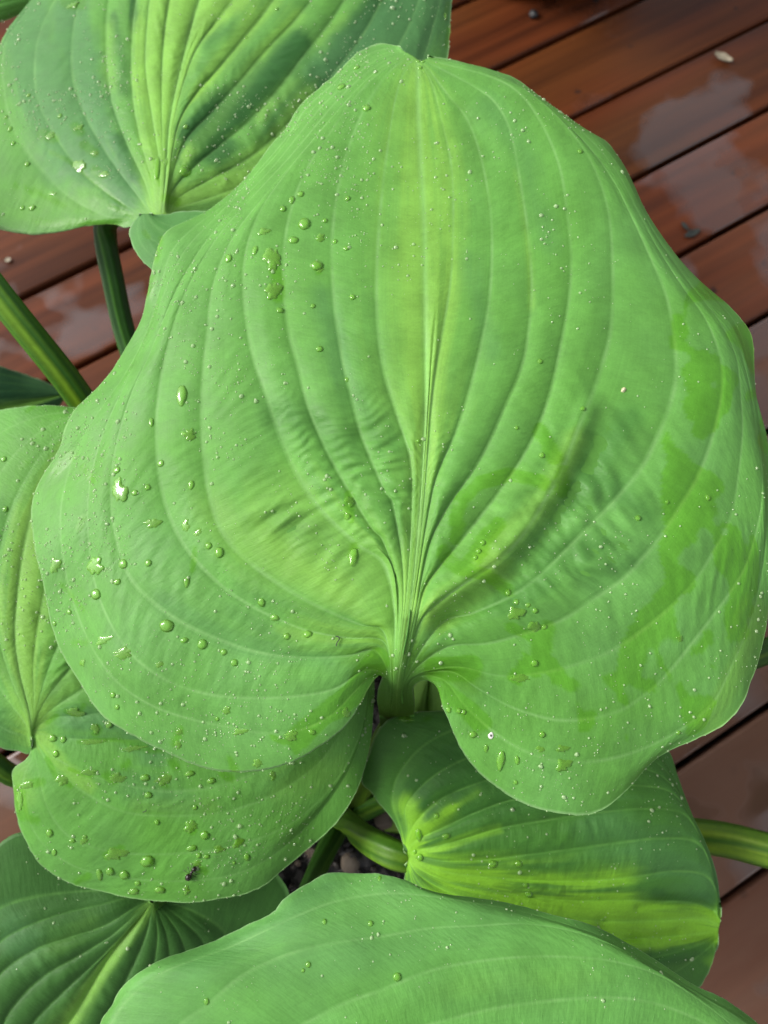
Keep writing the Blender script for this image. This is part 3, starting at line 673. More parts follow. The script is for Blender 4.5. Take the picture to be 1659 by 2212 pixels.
# --- darker variegated leaf at the lower right
H_CURVES = [
 [(874,1838),(865,1804),(849,1772),(830,1748),(812,1728),(800,1709),(786,1700),(779,1688),(784,1660),(795,1630),(803,1606),(815,1578),(829,1562),(847,1550),(870,1542),(891,1538),(956,1535),(1050,1530),(1150,1532),(1260,1545),(1360,1575),(1420,1602),(1447,1625),(1464,1675),(1480,1720),(1500,1770),(1520,1810),(1540,1860),(1552,1910),(1556,1960)],
 [(876,1840),(866,1790),(850,1745),(848,1715),(860,1675),(899,1625),(949,1590),(1020,1565),(1120,1556),(1230,1562),(1340,1590),(1410,1620),(1440,1650),(1465,1700),(1490,1760),(1530,1850),(1556,1965)],
 [(877,1842),(878,1790),(874,1748),(894,1715),(939,1675),(1004,1640),(1100,1610),(1220,1600),(1330,1612),(1405,1640),(1450,1680),(1490,1760),(1532,1860),(1556,1969)],
 [(878,1843),(886,1800),(900,1772),(954,1725),(1044,1688),(1150,1660),(1260,1648),(1350,1650),(1420,1672),(1465,1712),(1505,1785),(1535,1870),(1556,1973)],
 [(879,1845),(895,1818),(930,1800),(979,1778),(1029,1755),(1099,1730),(1200,1708),(1300,1696),(1390,1698),(1450,1712),(1490,1760),(1530,1850),(1556,1977)],
 [(880,1847),(900,1838),(994,1815),(1079,1790),(1179,1772),(1279,1757),(1379,1747),(1460,1752),(1500,1785),(1535,1870),(1556,1981)],
 [(881,1849),(905,1850),(960,1860),(1044,1858),(1154,1845),(1254,1832),(1354,1818),(1429,1811),(1500,1818),(1535,1870),(1555,1985)],
 [(882,1852),(910,1865),(970,1885),(1060,1895),(1170,1903),(1279,1903),(1379,1893),(1454,1882),(1520,1890),(1548,1930),(1555,1990)],
 [(882,1855),(910,1880),(970,1905),(1050,1922),(1130,1935),(1229,1945),(1354,1945),(1429,1947),(1500,1950),(1540,1965),(1555,1995)],
 [(882,1858),(905,1890),(960,1925),(1040,1955),(1130,1972),(1229,1985),(1329,1990),(1429,1988),(1510,1985),(1554,2000)],
 [(881,1861),(900,1905),(945,1955),(1030,2005),(1130,2030),(1229,2035),(1329,2030),(1420,2025),(1500,2018),(1552,2010)],
 [(880,1864),(895,1930),(930,2000),(1020,2070),(1130,2100),(1240,2100),(1340,2085),(1430,2065),(1500,2045),(1551,2020)],
 [(878,1867),(885,1950),(910,2050),(1010,2130),(1130,2165),(1260,2165),(1360,2140),(1440,2110),(1510,2065),(1550,2030)],
 [(876,1870),(870,1960),(890,2090),(1000,2190),(1140,2235),(1280,2235),(1390,2205),(1470,2165),(1514,2130),(1537,2085),(1549,2042)],
]
H_STROKES = [('y',[(880,1850),(900,1790),(880,1740)],24,16,0.85),('y',[(880,1840),(925,1790),(972,1748)],15,18,0.9),('y',[(965,1750),(1032,1710)],7,11,0.7),('y',[(900,1845),(994,1815),(1079,1790)],6,8,0.8),('y',[(890,1830),(900,1775),(940,1735)],5,8,0.6),('y',[(890,1870),(1050,1885),(1200,1900),(1280,1903),(1350,1903)],14,42,1.0),('y',[(960,1920),(1150,1940),(1350,1972),(1550,1995)],26,46,1.0),('y',[(1100,1980),(1300,2010),(1450,2020),(1540,2035)],40,18,1.0),
 ('g',[(1400,1925),(1540,1940)],16,22,0.9),('g',[(1370,2085),(1450,2070),(1530,2050)],22,12,0.9),('d',[(960,1650),(1050,1620),(1000,1700)],60,40,0.45),('d',[(1090,1720),(1250,1700)],40,26,0.4),('d',[(900,1700),(930,1760)],26,16,0.5),('d',[(1420,1930),(1440,1945),(1530,1940)],16,9,0.55),('d',[(1140,1865),(1230,1870),(1330,1870)],18,10,0.45),('d',[(1380,2080),(1520,2060)],14,10,0.5),('b',[(1300,1780),(1450,1850),(1520,1900)],50,40,0.5)]
H_WET = [([(865,1550),(880,1556)],8),([(930,1548),(920,1555)],6)]
def H_extra(P, U, S):
    e = 0
    for line, w, k in (([(1300,2000),(1400,2035),(1460,2020)],14,-.003),([(1380,1960),(1450,1945),(1540,1965)],9,-.0022),([(1400,2060),(1470,2040),(1540,2035)],13,-.003),([(1250,2020),(1330,2050)],14,-.002)):
        e = e + k * np.exp(-(seg_dist(P, line) / w) ** 2)
    return e
Hl = leaf('H', H_CURVES, 9, [(880,1850,0.452),(1556,1985,0.450),(890,1540,0.455)], nS=240, sub=16, base=np.array([0.052,0.165,0.024]), yellow=np.array([0.185,0.425,0.028]), ywidth=0.02, yjag=0.22, ysoft=0.14, strokes=H_STROKES, wet=H_WET, extra=H_extra,
     quilt=0.0030, quilt_s=(0.02,0.9), wr=0.0005, wr_c=0.4, droop=0.020, tipd=0.012, based=0.006, chan=0.002, und=0.002, undf=3, vein=0.7, bloom_k=0.25, seed=12, vein_col=np.array([0.115,0.285,0.055]), label='dark green leaf at the lower right with a yellow green flame along its midrib')

# --- pale leaf along the bottom edge
G_CURVES = [
 [(330,2470),(270,2450),(220,2390),(203,2300),(215,2212),(240,2175),(260,2135),(300,2100),(350,2072),(400,2055),(450,2037),(500,2015),(550,1990),(590,1972),(605,1952),(620,1935),(660,1910),(700,1888),(730,1884),(775,1886),(820,1887),(879,1902),(909,1917),(954,1930),(1009,1937),(1079,1947),(1139,1960),(1189,1975),(1254,1990),(1294,2005),(1334,2025),(1369,2045),(1419,2075),(1464,2105),(1504,2130),(1539,2145),(1569,2160),(1604,2185),(1639,2212),(1720,2290),(1800,2400)],
 [(338,2470),(285,2420),(245,2330),(232,2240),(245,2205),(280,2155),(350,2102),(425,2072),(500,2045),(575,2010),(650,1975),(725,1947),(829,1930),(920,1935),(1020,1950),(1130,1970),(1250,2005),(1330,2035),(1420,2088),(1510,2143),(1610,2200),(1710,2290),(1800,2402)],
 [(346,2470),(320,2400),(330,2290),(390,2212),(450,2170),(500,2125),(550,2092),(625,2060),(700,2040),(829,2022),(929,2005),(1029,2000),(1129,1995),(1230,2010),(1330,2045),(1420,2095),(1510,2150),(1610,2210),(1705,2295),(1800,2404)],
 [(362,2474),(390,2410),(470,2330),(590,2250),(690,2195),(750,2165),(829,2137),(929,2097),(1029,2077),(1129,2067),(1229,2067),(1329,2077),(1430,2110),(1530,2175),(1630,2255),(1715,2325),(1800,2408)],
 [(370,2477),(420,2430),(540,2350),(700,2280),(830,2240),(960,2205),(1060,2180),(1160,2165),(1280,2155),(1380,2160),(1480,2190),(1580,2245),(1680,2320),(1800,2410)],
 [(378,2480),(450,2460),(600,2410),(800,2350),(1000,2310),(1150,2295),(1300,2290),(1450,2300),(1600,2340),(1800,2412)],
 [(384,2484),(470,2500),(650,2500),(850,2460),(1050,2430),(1250,2415),(1450,2405),(1600,2405),(1800,2415)],
 [(388,2490),(480,2560),(650,2600),(850,2590),(1050,2560),(1250,2530),(1450,2490),(1600,2455),(1800,2420)],
 [(386,2500),(450,2620),(600,2720),(850,2740),(1050,2710),(1250,2650),(1450,2570),(1600,2500),(1800,2425)],
]
G_STROKES = [('b',[(700,1900),(600,1990),(400,2080)],40,40,0.45),('y',[(1000,2130),(1250,2110)],40,50,0.12),('b',[(500,2100),(800,2050),(1100,1980)],40,50,0.2)]
Gl = leaf('G', G_CURVES, 6, [(330,2470,0.325),(1800,2410,0.335),(820,1887,0.352)], nS=280, sub=18, base=GREEN*np.array([0.94,0.97,1.05]), ywidth=-0.5, yjag=0.1, strokes=G_STROKES, quilt=0.0013, quilt_s=(0.02,0.8), wr=0.00022, wr_c=0.5,
     droop=0.022, dpow=2.5, tipd=0.004, based=0.006, chan=0.003, und=0.004, undf=7, vein=0.45, seed=15, label='pale matte green leaf filling the bottom edge of the photo')

# --- dark leaf at the lower left
F_CURVES = [
 [(322,1942),(300,1915),(240,1880),(160,1835),(90,1800),(45,1797),(0,1822),(-60,1880),(-110,1980),(-130,2100),(-110,2220),(-60,2340),(20,2470)],
 [(322,1944),(270,1925),(175,1925),(75,1938),(0,1962),(-60,2010),(-95,2090),(-90,2200),(-50,2330),(20,2470)],
 [(323,1946),(285,1938),(215,1955),(130,1975),(50,2005),(0,2035),(-40,2085),(-60,2170),(-40,2310),(20,2470)],
 [(324,1948),(297,1957),(225,2000),(150,2025),(75,2052),(0,2105),(-30,2170),(-25,2290),(20,2470)],
 [(325,1949),(300,1968),(245,2018),(170,2065),(100,2105),(40,2160),(5,2220),(0,2310),(20,2470)],
 [(326,1950),(303,1978),(255,2032),(200,2085),(140,2140),(80,2200),(40,2260),(20,2330),(20,2470)],
 [(327,1951),(310,1972),(280,2005),(240,2060),(200,2125),(165,2185),(125,2245),(75,2340),(20,2470)],
 [(329,1951),(325,1980),(312,2030),(285,2090),(255,2150),(215,2220),(150,2320),(20,2470)],
 [(331,1950),(337,1985),(340,2030),(330,2090),(305,2150),(265,2220),(190,2330),(20,2470)],
 [(333,1949),(347,1985),(362,2030),(365,2090),(350,2150),(310,2220),(220,2340),(20,2470)],
 [(335,1947),(365,1985),(392,2030),(405,2090),(390,2150),(345,2230),(240,2350),(20,2470)],
 [(337,1945),(390,1985),(435,2030),(455,2090),(440,2160),(385,2240),(260,2360),(20,2470)],
 [(339,1942),(420,1970),(485,2015),(510,2090),(490,2170),(420,2260),(280,2370),(20,2470)],
 [(340,1938),(400,1880),(480,1850),(560,1860),(605,1895),(627,1945),(625,2030),(590,2130),(520,2220),(420,2310),(280,2400),(20,2470)],
]
F_STROKES = [('y',[(325,1955),(270,2030),(200,2130),(140,2230)],12,12,0.6),('b',[(20,2000),(60,2060)],40,30,0.5),('y',[(60,2080),(200,1990)],20,20,0.15)]
Fl = leaf('F', F_CURVES, 6, [(325,1950,0.500),(20,2470,0.480),(600,1900,0.520)], nS=220, sub=16, base=np.array([0.036,0.116,0.020]), ywidth=0.02, yjag=0.06, strokes=F_STROKES, quilt=0.0028, quilt_s=(0.02,0.8), wr=0.0003, wr_c=0.4, droop=0.02, tipd=0.01, based=0.004,
     chan=0.004, und=0.002, undf=3, vein=0.75, rimk=0.05, bloom_k=0.1, seed=18, vein_col=np.array([0.095,0.245,0.050]), label='dark green leaf at the lower left with a light midrib')

# --- partly hidden leaves behind
def small_leaf(key, base, tip, half, plane, label, col, seed, yw=0.15, wid2=None, ns=90):
    b, t = np.array(base, float), np.array(tip, float)
    ax = t - b; L = np.linalg.norm(ax); ax /= L; nx = np.array([-ax[1], ax[0]])
    cur = []
    for k in range(-5, 6):
        w = k / 5
        hw = half if (w < 0 or wid2 is None) else wid2
        ss = np.linspace(0, 1, 11)
        prof = np.sin(np.pi * np.clip(ss, 0, 1) ** 0.62) ** 0.85
        back = -0.13 * L * abs(w) * np.sin(np.pi * np.clip(ss * 2.2, 0, 1))
        pts = b + np.outer(ss * L + back, ax) + np.outer(w * hw * prof + w * 0.03 * L * (1 - ss), nx)
        cur.append([tuple(p) for p in pts])
    return leaf(key, cur, 5, plane, nS=ns, sub=10, base=col, ywidth=yw, yjag=0.15, quilt=0.003, wr=0.0003, droop=0.015, tipd=0.01, based=0.004, chan=0.004, und=0.001, vein=0.35, seed=seed, label=label, vein_col=np.array([0.07,0.19,0.04]))
Cl = small_leaf('C', (-260,-40), (220,-60), 105, [(-260,-40,0.575),(220,-60,0.60),(0,60,0.575)], 'light green leaf showing only in the top left corner', GREEN*1.5, 21, 0.6)
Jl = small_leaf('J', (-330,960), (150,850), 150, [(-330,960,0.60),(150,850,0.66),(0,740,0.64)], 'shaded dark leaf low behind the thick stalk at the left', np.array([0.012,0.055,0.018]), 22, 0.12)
Il = small_leaf('I', (905,1660), (930,1440), 62, [(905,1660,0.54),(930,1440,0.52),(1000,1540,0.53)], 'small bright green leaf seen through the notch of the middle leaf', YELLOW*1.35, 23, 0.3)

# --- stalks
OL = ((0.020,0.060,0.003),(0.060,0.120,0.008))
tube('petiole', [at(860,1530,.492), at(856,1565,.516), at(848,1585,.532), at(830,1615,.552), at(790,1690,.585), at(745,1775,.615)], [.0095,.0115,.0120,.0120,.0105,.0110], A, TILT_TO_CAM, 0.45, ((0.034,0.080,0.003),(0.075,0.140,0.006)), stripes=(-0.9,0.5))
tube('petiole', [at(335,430,.490), at(245,460,.50), at(222,490,.52), at(248,620,.535), at(282,760,.55), at(450,1250,.59), at(725,1765,.61)], [.0075,.0078,.0078,.0077,.0077,.008,.010], B, TILT_TO_CAM, 0.12, ((0.010,0.060,0.002),(0.034,0.135,0.004)), stripes=(0.0,))
tube('petiole', [at(-260,60,.585), at(-200,330,.50), at(-60,560,.465), at(0,640,.468), at(100,765,.485), at(200,900,.51), at(450,1350,.57), at(720,1765,.61)], [.008,.0085,.009,.009,.0093,.0095,.010,.011], Cl, TILT_TO_CAM, 0.20, ((0.022,0.095,0.002),(0.130,0.260,0.008)), stripes=(0.15,))
tube('petiole', [at(940,1868,.468), at(900,1860,.467), at(850,1846,.467), at(795,1815,.487), at(752,1780,.53), at(735,1765,.61)], [.003,.0075,.0092,.0088,.0085,.010], Hl, TILT_TO_CAM, 0.22, ((0.030,0.095,0.003),(0.085,0.180,0.008)), stripes=(0.4,-0.8))
tube('petiole', [at(380,2480,.345), at(520,2250,.42), at(640,1990,.50), at(690,1870,.545), at(738,1770,.61)], [.008,.008,.008,.0075,.010], Gl, TILT_TO_CAM, 0.2, ((0.014,0.055,0.003),(0.045,0.105,0.006)), stripes=(0.3,))
tube('petiole', [at(328,1945,.503), at(420,1880,.535), at(560,1830,.58), at(720,1780,.61)], [.007,.0075,.008,.009], Fl, TILT_TO_CAM, 0.2)
tube('petiole', [at(905,1660,.545), at(850,1720,.57), at(752,1765,.612)], [.006,.007,.009], Il, TILT_TO_CAM, 0.2)
tube('petiole', [at(78,1580,.456), at(120,1640,.478), at(300,1720,.54), at(700,1770,.61)], [.0085,.0085,.009,.010], E, TILT_TO_CAM, 0.3)
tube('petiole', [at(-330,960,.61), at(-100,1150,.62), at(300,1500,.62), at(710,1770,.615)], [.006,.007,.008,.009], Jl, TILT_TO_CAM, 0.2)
R1 = small_leaf('R1', (1960,1900), (2700,1900), 290, [(1960,1900,.47),(2700,1900,.46),(2200,2150,.45)], None, GREEN*0.9, 31, 0.2, ns=60)
tube('petiole', [at(1965,1900,.472), at(1800,1868,.485), at(1659,1838,.50), at(1510,1806,.52), at(1100,1780,.575), at(760,1765,.612)], [.0105,.011,.0115,.0115,.0115,.011], R1, TILT_TO_CAM, 0.22, ((0.034,0.105,0.003),(0.150,0.250,0.010)), stripes=(-0.25,0.75))
R2 = small_leaf('R2', (1900,1380), (2500,1150), 260, [(1900,1380,.50),(2500,1150,.52),(2100,1600,.49)], None, GREEN*0.9, 33, 0.2, ns=60)
tube('petiole', [at(1905,1380,.502), at(1760,1388,.51), at(1650,1408,.52), at(1300,1550,.57), at(765,1762,.612)], [.0085,.009,.009,.0095,.010], R2, TILT_TO_CAM, 0.2, ((0.014,0.055,0.003),(0.050,0.110,0.006)))
R3 = small_leaf('R3', (-300,1560), (-900,1500), 230, [(-300,1560,.50),(-900,1500,.50),(-500,1750,.48)], None, GREEN*0.9, 35, 0.2, ns=60)
tube('petiole', [at(-298,1560,.502), at(-120,1600,.52), at(0,1655,.535), at(40,1682,.545), at(350,1740,.59), at(715,1768,.612)], [.007,.0075,.0075,.0075,.008,.009], R3, TILT_TO_CAM, 0.2)
# ------------------------------------------------------------------ pot, soil, pebbles
SOIL_Z = CROWN[2] - 0.004
PC = np.array([CROWN[0] + 0.005, CROWN[1] - 0.005])
n, m = 60, 90
rr = np.linspace(0.0, 0.128, n); th = np.linspace(0, 2 * math.pi, m, endpoint=False)
RR, TT = np.meshgrid(rr, th, indexing='ij')
X, Y = PC[0] + RR * np.cos(TT), PC[1] + RR * np.sin(TT)
Z = SOIL_Z + 0.006 * fbm(X * 60, Y * 60, 3, 4) + 0.003 * fbm(X * 260, Y * 260, 5, 2) + 0.008 * np.exp(-(RR / 0.04) ** 2)
soil = link('potting_soil', make_mesh('potting_soil', np.stack([X, Y, Z], -1).reshape(-1, 3), grid_faces(n, m, 0, True)), MAT_SOIL)
tag(soil, 'dark damp potting soil between the leaf stalks', None, None, 'structure')
prof = [(0.0, 0.004), (0.098, 0.004), (0.102, 0.010), (0.130, SOIL_Z + 0.018), (0.137, SOIL_Z + 0.020), (0.138, SOIL_Z + 0.026), (0.131, SOIL_Z + 0.027), (0.128, SOIL_Z + 0.015), (0.126, SOIL_Z - 0.03)]
def lathe(name, prof, cx, cy, mat, seg=64):
    a = np.linspace(0, 2 * math.pi, seg, endpoint=False)
    V = np.concatenate([np.column_stack([r * np.cos(a), r * np.sin(a), np.full(seg, z)]) for r, z in prof])
    o = link(name, make_mesh(name, V, grid_faces(len(prof), seg, 0, True)), mat)
    o.location = (cx, cy, 0)
    return o
pot = lathe('plant_pot', prof, PC[0], PC[1], MAT_POT)
tag(pot, 'dark round pot standing on the deck beneath the leaves', 'pot')

def lump(name, seed, sub=3, amp=0.22):
    bm = bmesh.new(); bmesh.ops.create_icosphere(bm, subdivisions=sub, radius=1)
    for v in bm.verts:
        c = np.array(v.co)
        k = 1 + amp * fbm(np.array([c[0] * 1.3 + seed * 3.1 + c[2] * .7]), np.array([c[1] * 1.3 + c[2] * 1.1]), seed)[0]
        v.co = v.co * float(k)
    me = bpy.data.meshes.new(name); bm.to_mesh(me); bm.free()
    me.polygons.foreach_set('use_smooth', np.full(len(me.polygons), True))
    return me
PEB = [(830,1769,21,19,.75,(0.17,0.125,0.085),'rounded tan pebble half under the rim of the dark leaf'),(815,1795,9,11,.7,(0.20,0.16,0.11),'small cream pebble beside the tan pebble on the soil'),
 (780,1786,17,19,.6,(0.055,0.040,0.037),'dull mauve brown pebble at the foot of the pale stalk'),(678,1846,13,25,.5,(0.12,0.085,0.055),'long tan bark chip between the leaf rim and the stalk'),
 (757,1866,22,20,.7,(0.20,0.155,0.11),'pale pebble showing above the bottom leaf between two stalks'),(835,1830,6,5,.7,(0.18,0.12,0.07),'tiny orange tan pebble at the lower corner of the soil gap'),
 (643,1866,6,7,.7,(0.14,0.10,0.07),'tiny brown pebble in the dark gap left of the stalks'),(789,1722,18,7,.5,(0.09,0.09,0.08),'flat grey chip in the upper corner of the soil gap'),
 (800,1850,8,7,.7,(0.12,0.09,0.06),'small brown pebble just above the stalk of the dark leaf'),(700,1880,9,8,.7,(0.10,0.075,0.05),'small dark brown pebble near the bottom leaf rim')]
for i, (x, y, a, b, fl, c, lab) in enumerate(PEB):
    p = at_height(x, y, SOIL_Z + 0.006)
    s = np.linalg.norm(p - CAM) / F
    o = link('pebble', lump('pebble', i + 3, 3, 0.16), simple('pebble_stone', tuple(v * 0.62 for v in c), 0.55, 160, 0.45, 0.4, 0.002))
    o.location = p; o.scale = (a * s, b * s, min(a, b) * s * fl); o.rotation_euler = (0, 0, i * 1.3)
    tag(o, lab, 'pebble', 'pebbles in the soil')

# small clods and grit in the soil, far too many to count
base_me = lump('grit', 2, 1, 0.4)
gv = np.array([v.co[:] for v in base_me.vertices]); gf = np.array([p.vertices[:] for p in base_me.polygons])
gV, gF = [], []
for k in range(900):
    r = 0.122 * math.sqrt(random.random()); t = random.uniform(0, 6.283)
    s = random.uniform(0.0012, 0.0042)
    Rm = np.array(Matrix.Rotation(random.uniform(0, 6), 3, 'Z') @ Matrix.Rotation(random.uniform(0, 6), 3, 'X'))
    c = np.array([PC[0] + r * math.cos(t), PC[1] + r * math.sin(t), SOIL_Z + 0.004 + 0.006 * math.exp(-(r / .04) ** 2)])
    gF.append(gf + len(gv) * k); gV.append(gv * s * np.array([1, random.uniform(.5, 1), random.uniform(.4, .9)]) @ Rm.T + c)
grit = link('soil_grit', make_mesh('soil_grit', np.concatenate(gV), np.concatenate(gF)), simple('grit', (0.022, 0.017, 0.013), 0.6, 300, 0.8, 0.4))
tag(grit, 'dark crumbs of bark and grit lying on the potting soil', 'grit', None, 'stuff')

# ------------------------------------------------------------------ bits lying on the deck
sau = lathe('flower_pot', [(0.0, 0.003), (0.150, 0.003), (0.158, 0.008), (0.178, 0.10), (0.205, 0.24), (0.214, 0.245), (0.214, 0.262), (0.204, 0.262), (0.196, 0.22), (0.0, 0.21)], 0, 0, simple('dark_glaze', (0.012, 0.008, 0.006), 0.35, 30, 0.3, 0.1))
q0 = at_height(1125, 8, 0.0); sau.location = (q0[0] + 0.02, q0[1] + 0.160, 0.0)
tag(sau, 'dark foot of another pot just showing at the top edge', 'pot')

def petal_mesh(name, L, W, curl, seed):
    nu, nv = 14, 9
    u = np.linspace(0, 1, nu)[:, None]; v = np.linspace(-1, 1, nv)[None, :]
    w = W * np.sin(np.pi * np.clip(u * .93 + .04, 0, 1)) ** 0.7
    x = (u - .5) * L + 0 * v; y = v * w * (1 + .15 * vnoise(u * 5 + 0 * v, v * 2, seed)); z = curl * L * (v ** 2 * 0.5 + (u - .5) ** 2) + 0.04 * L * vnoise(u * 4, v * 2, seed) + 0.002
    T = np.stack([x, y, z], -1)
    B = T - np.array([0, 0, 0.0005])
    V = np.concatenate([T.reshape(-1, 3), B.reshape(-1, 3)])
    idx = np.arange(nu * nv).reshape(nu, nv); k = nu * nv
    Fs = [grid_faces(nu, nv), grid_faces(nu, nv, k)[:, ::-1]]
    for lp in (idx[:, 0], idx[:, -1], idx[0], idx[-1]):
        Fs.append(np.stack([lp[:-1], lp[1:], lp[1:] + k, lp[:-1] + k], 1))
    return make_mesh(name, V, np.concatenate(Fs))
MAT_PALE = simple('pale_petal', (0.30, 0.26, 0.18), 0.4, 200, 0.3, 0.2)
MAT_SCRAP = simple('dark_scrap', (0.014, 0.018, 0.012), 0.5, 200, 0.5, 0.3)
for x, y, L, W, cu, rz, mt, nm, lab, cat in ((1560,128,.026,.0055,.22,-0.5,MAT_PALE,'petal','pale curled petal lying on the wet boards at the upper right','petal'),
        (1494,505,.024,.0045,.05,0.5,MAT_SCRAP,'leaf_scrap','dark scrap of rotten leaf lying along a board joint','leaf scrap'),(1478,490,.013,.0035,.05,2.0,MAT_SCRAP,'leaf_scrap','small dark flake beside the longer leaf scrap','leaf scrap'),
        (18,563,.008,.003,.2,0.4,MAT_PALE,'petal','small pale flake on the shaded boards at the left','petal')):
    o = link(nm, petal_mesh(nm, L, W, cu, int(x)), mt); p = at_height(x, y, 0.001); o.location = p; o.rotation_euler = (0.1, 0.05, rz)
    tag(o, lab, cat)
o = link('seed_pod', lump('seed_pod', 9, 3, 0.2), simple('black_pod', (0.006, 0.006, 0.007), 0.4, 200, 0.4)); o.location = at_height(1152, 30, 0.004); o.scale = (.006, .007, .005)
tag(o, 'small black seed pod on the boards near the top edge', 'seed pod')

# ------------------------------------------------------------------ things on the leaves
def spot(key, x, y):
    """the place on a leaf seen at picture point x, y: position and normal"""
    L = LEAVES[key]
    k = int(np.argmin((L['P'][:, 0] - x) ** 2 + (L['P'][:, 1] - y) ** 2))
    return L['V'].reshape(-1, 3)[k], L['N'].reshape(-1, 3)[k]

def frame(nv, ang):
    """rotation whose z is the leaf normal and x points along ang (degrees, counter-clockwise in the picture)"""
    d = math.cos(ang) * RT + math.sin(ang) * UP
    z = nv / np.linalg.norm(nv); x = d - (d @ z) * z; x /= np.linalg.norm(x); y = np.cross(z, x)
    return np.column_stack([x, y, z])

def drop_mesh(seed, rough, hgt, seg=28, rings=9, tail=0.0):
    """a bead of water: unit radius, domed, closed below"""
    a = np.linspace(0, 2 * math.pi, seg, endpoint=False)
    out = 1 + rough * (vnoise(np.cos(a) * 1.6 + seed * 5.3, np.sin(a) * 1.6 + seed, seed) + 0.5 * vnoise(np.cos(a) * 3.2 + seed, np.sin(a) * 3.2, seed + 4))
    out = out * (1 + tail * np.exp(-((a - math.pi) / 0.5) ** 2))
    V = []
    for k in range(rings):
        f = math.cos(k / (rings - 1) * math.pi / 2) if k else 1.0
        zz = hgt * (max(1 - f ** 2.6, 0)) ** 0.62
        V.append(np.column_stack([out * f * np.cos(a), out * f * np.sin(a), np.full(seg, zz)]))
    V[-1][:, :2] *= 0; V[-1][:, 2] = hgt
    low = V[0].copy(); low[:, :2] *= 0.98; low[:, 2] = -0.22
    V = [low] + V                      # the skirt dips into the leaf it rests on
    me = make_mesh('water_drop', np.concatenate(V), grid_faces(len(V), seg, 0, True))
    me.materials.append(MAT_WATER)
    return me
DM = {'round': [drop_mesh(k, 0.06, 0.62) for k in range(4)], 'long': [drop_mesh(k + 10, 0.10, 0.55, tail=0.35) for k in range(4)], 'irregular': [drop_mesh(k + 20, 0.42, 0.32, 44) for k in range(6)]}
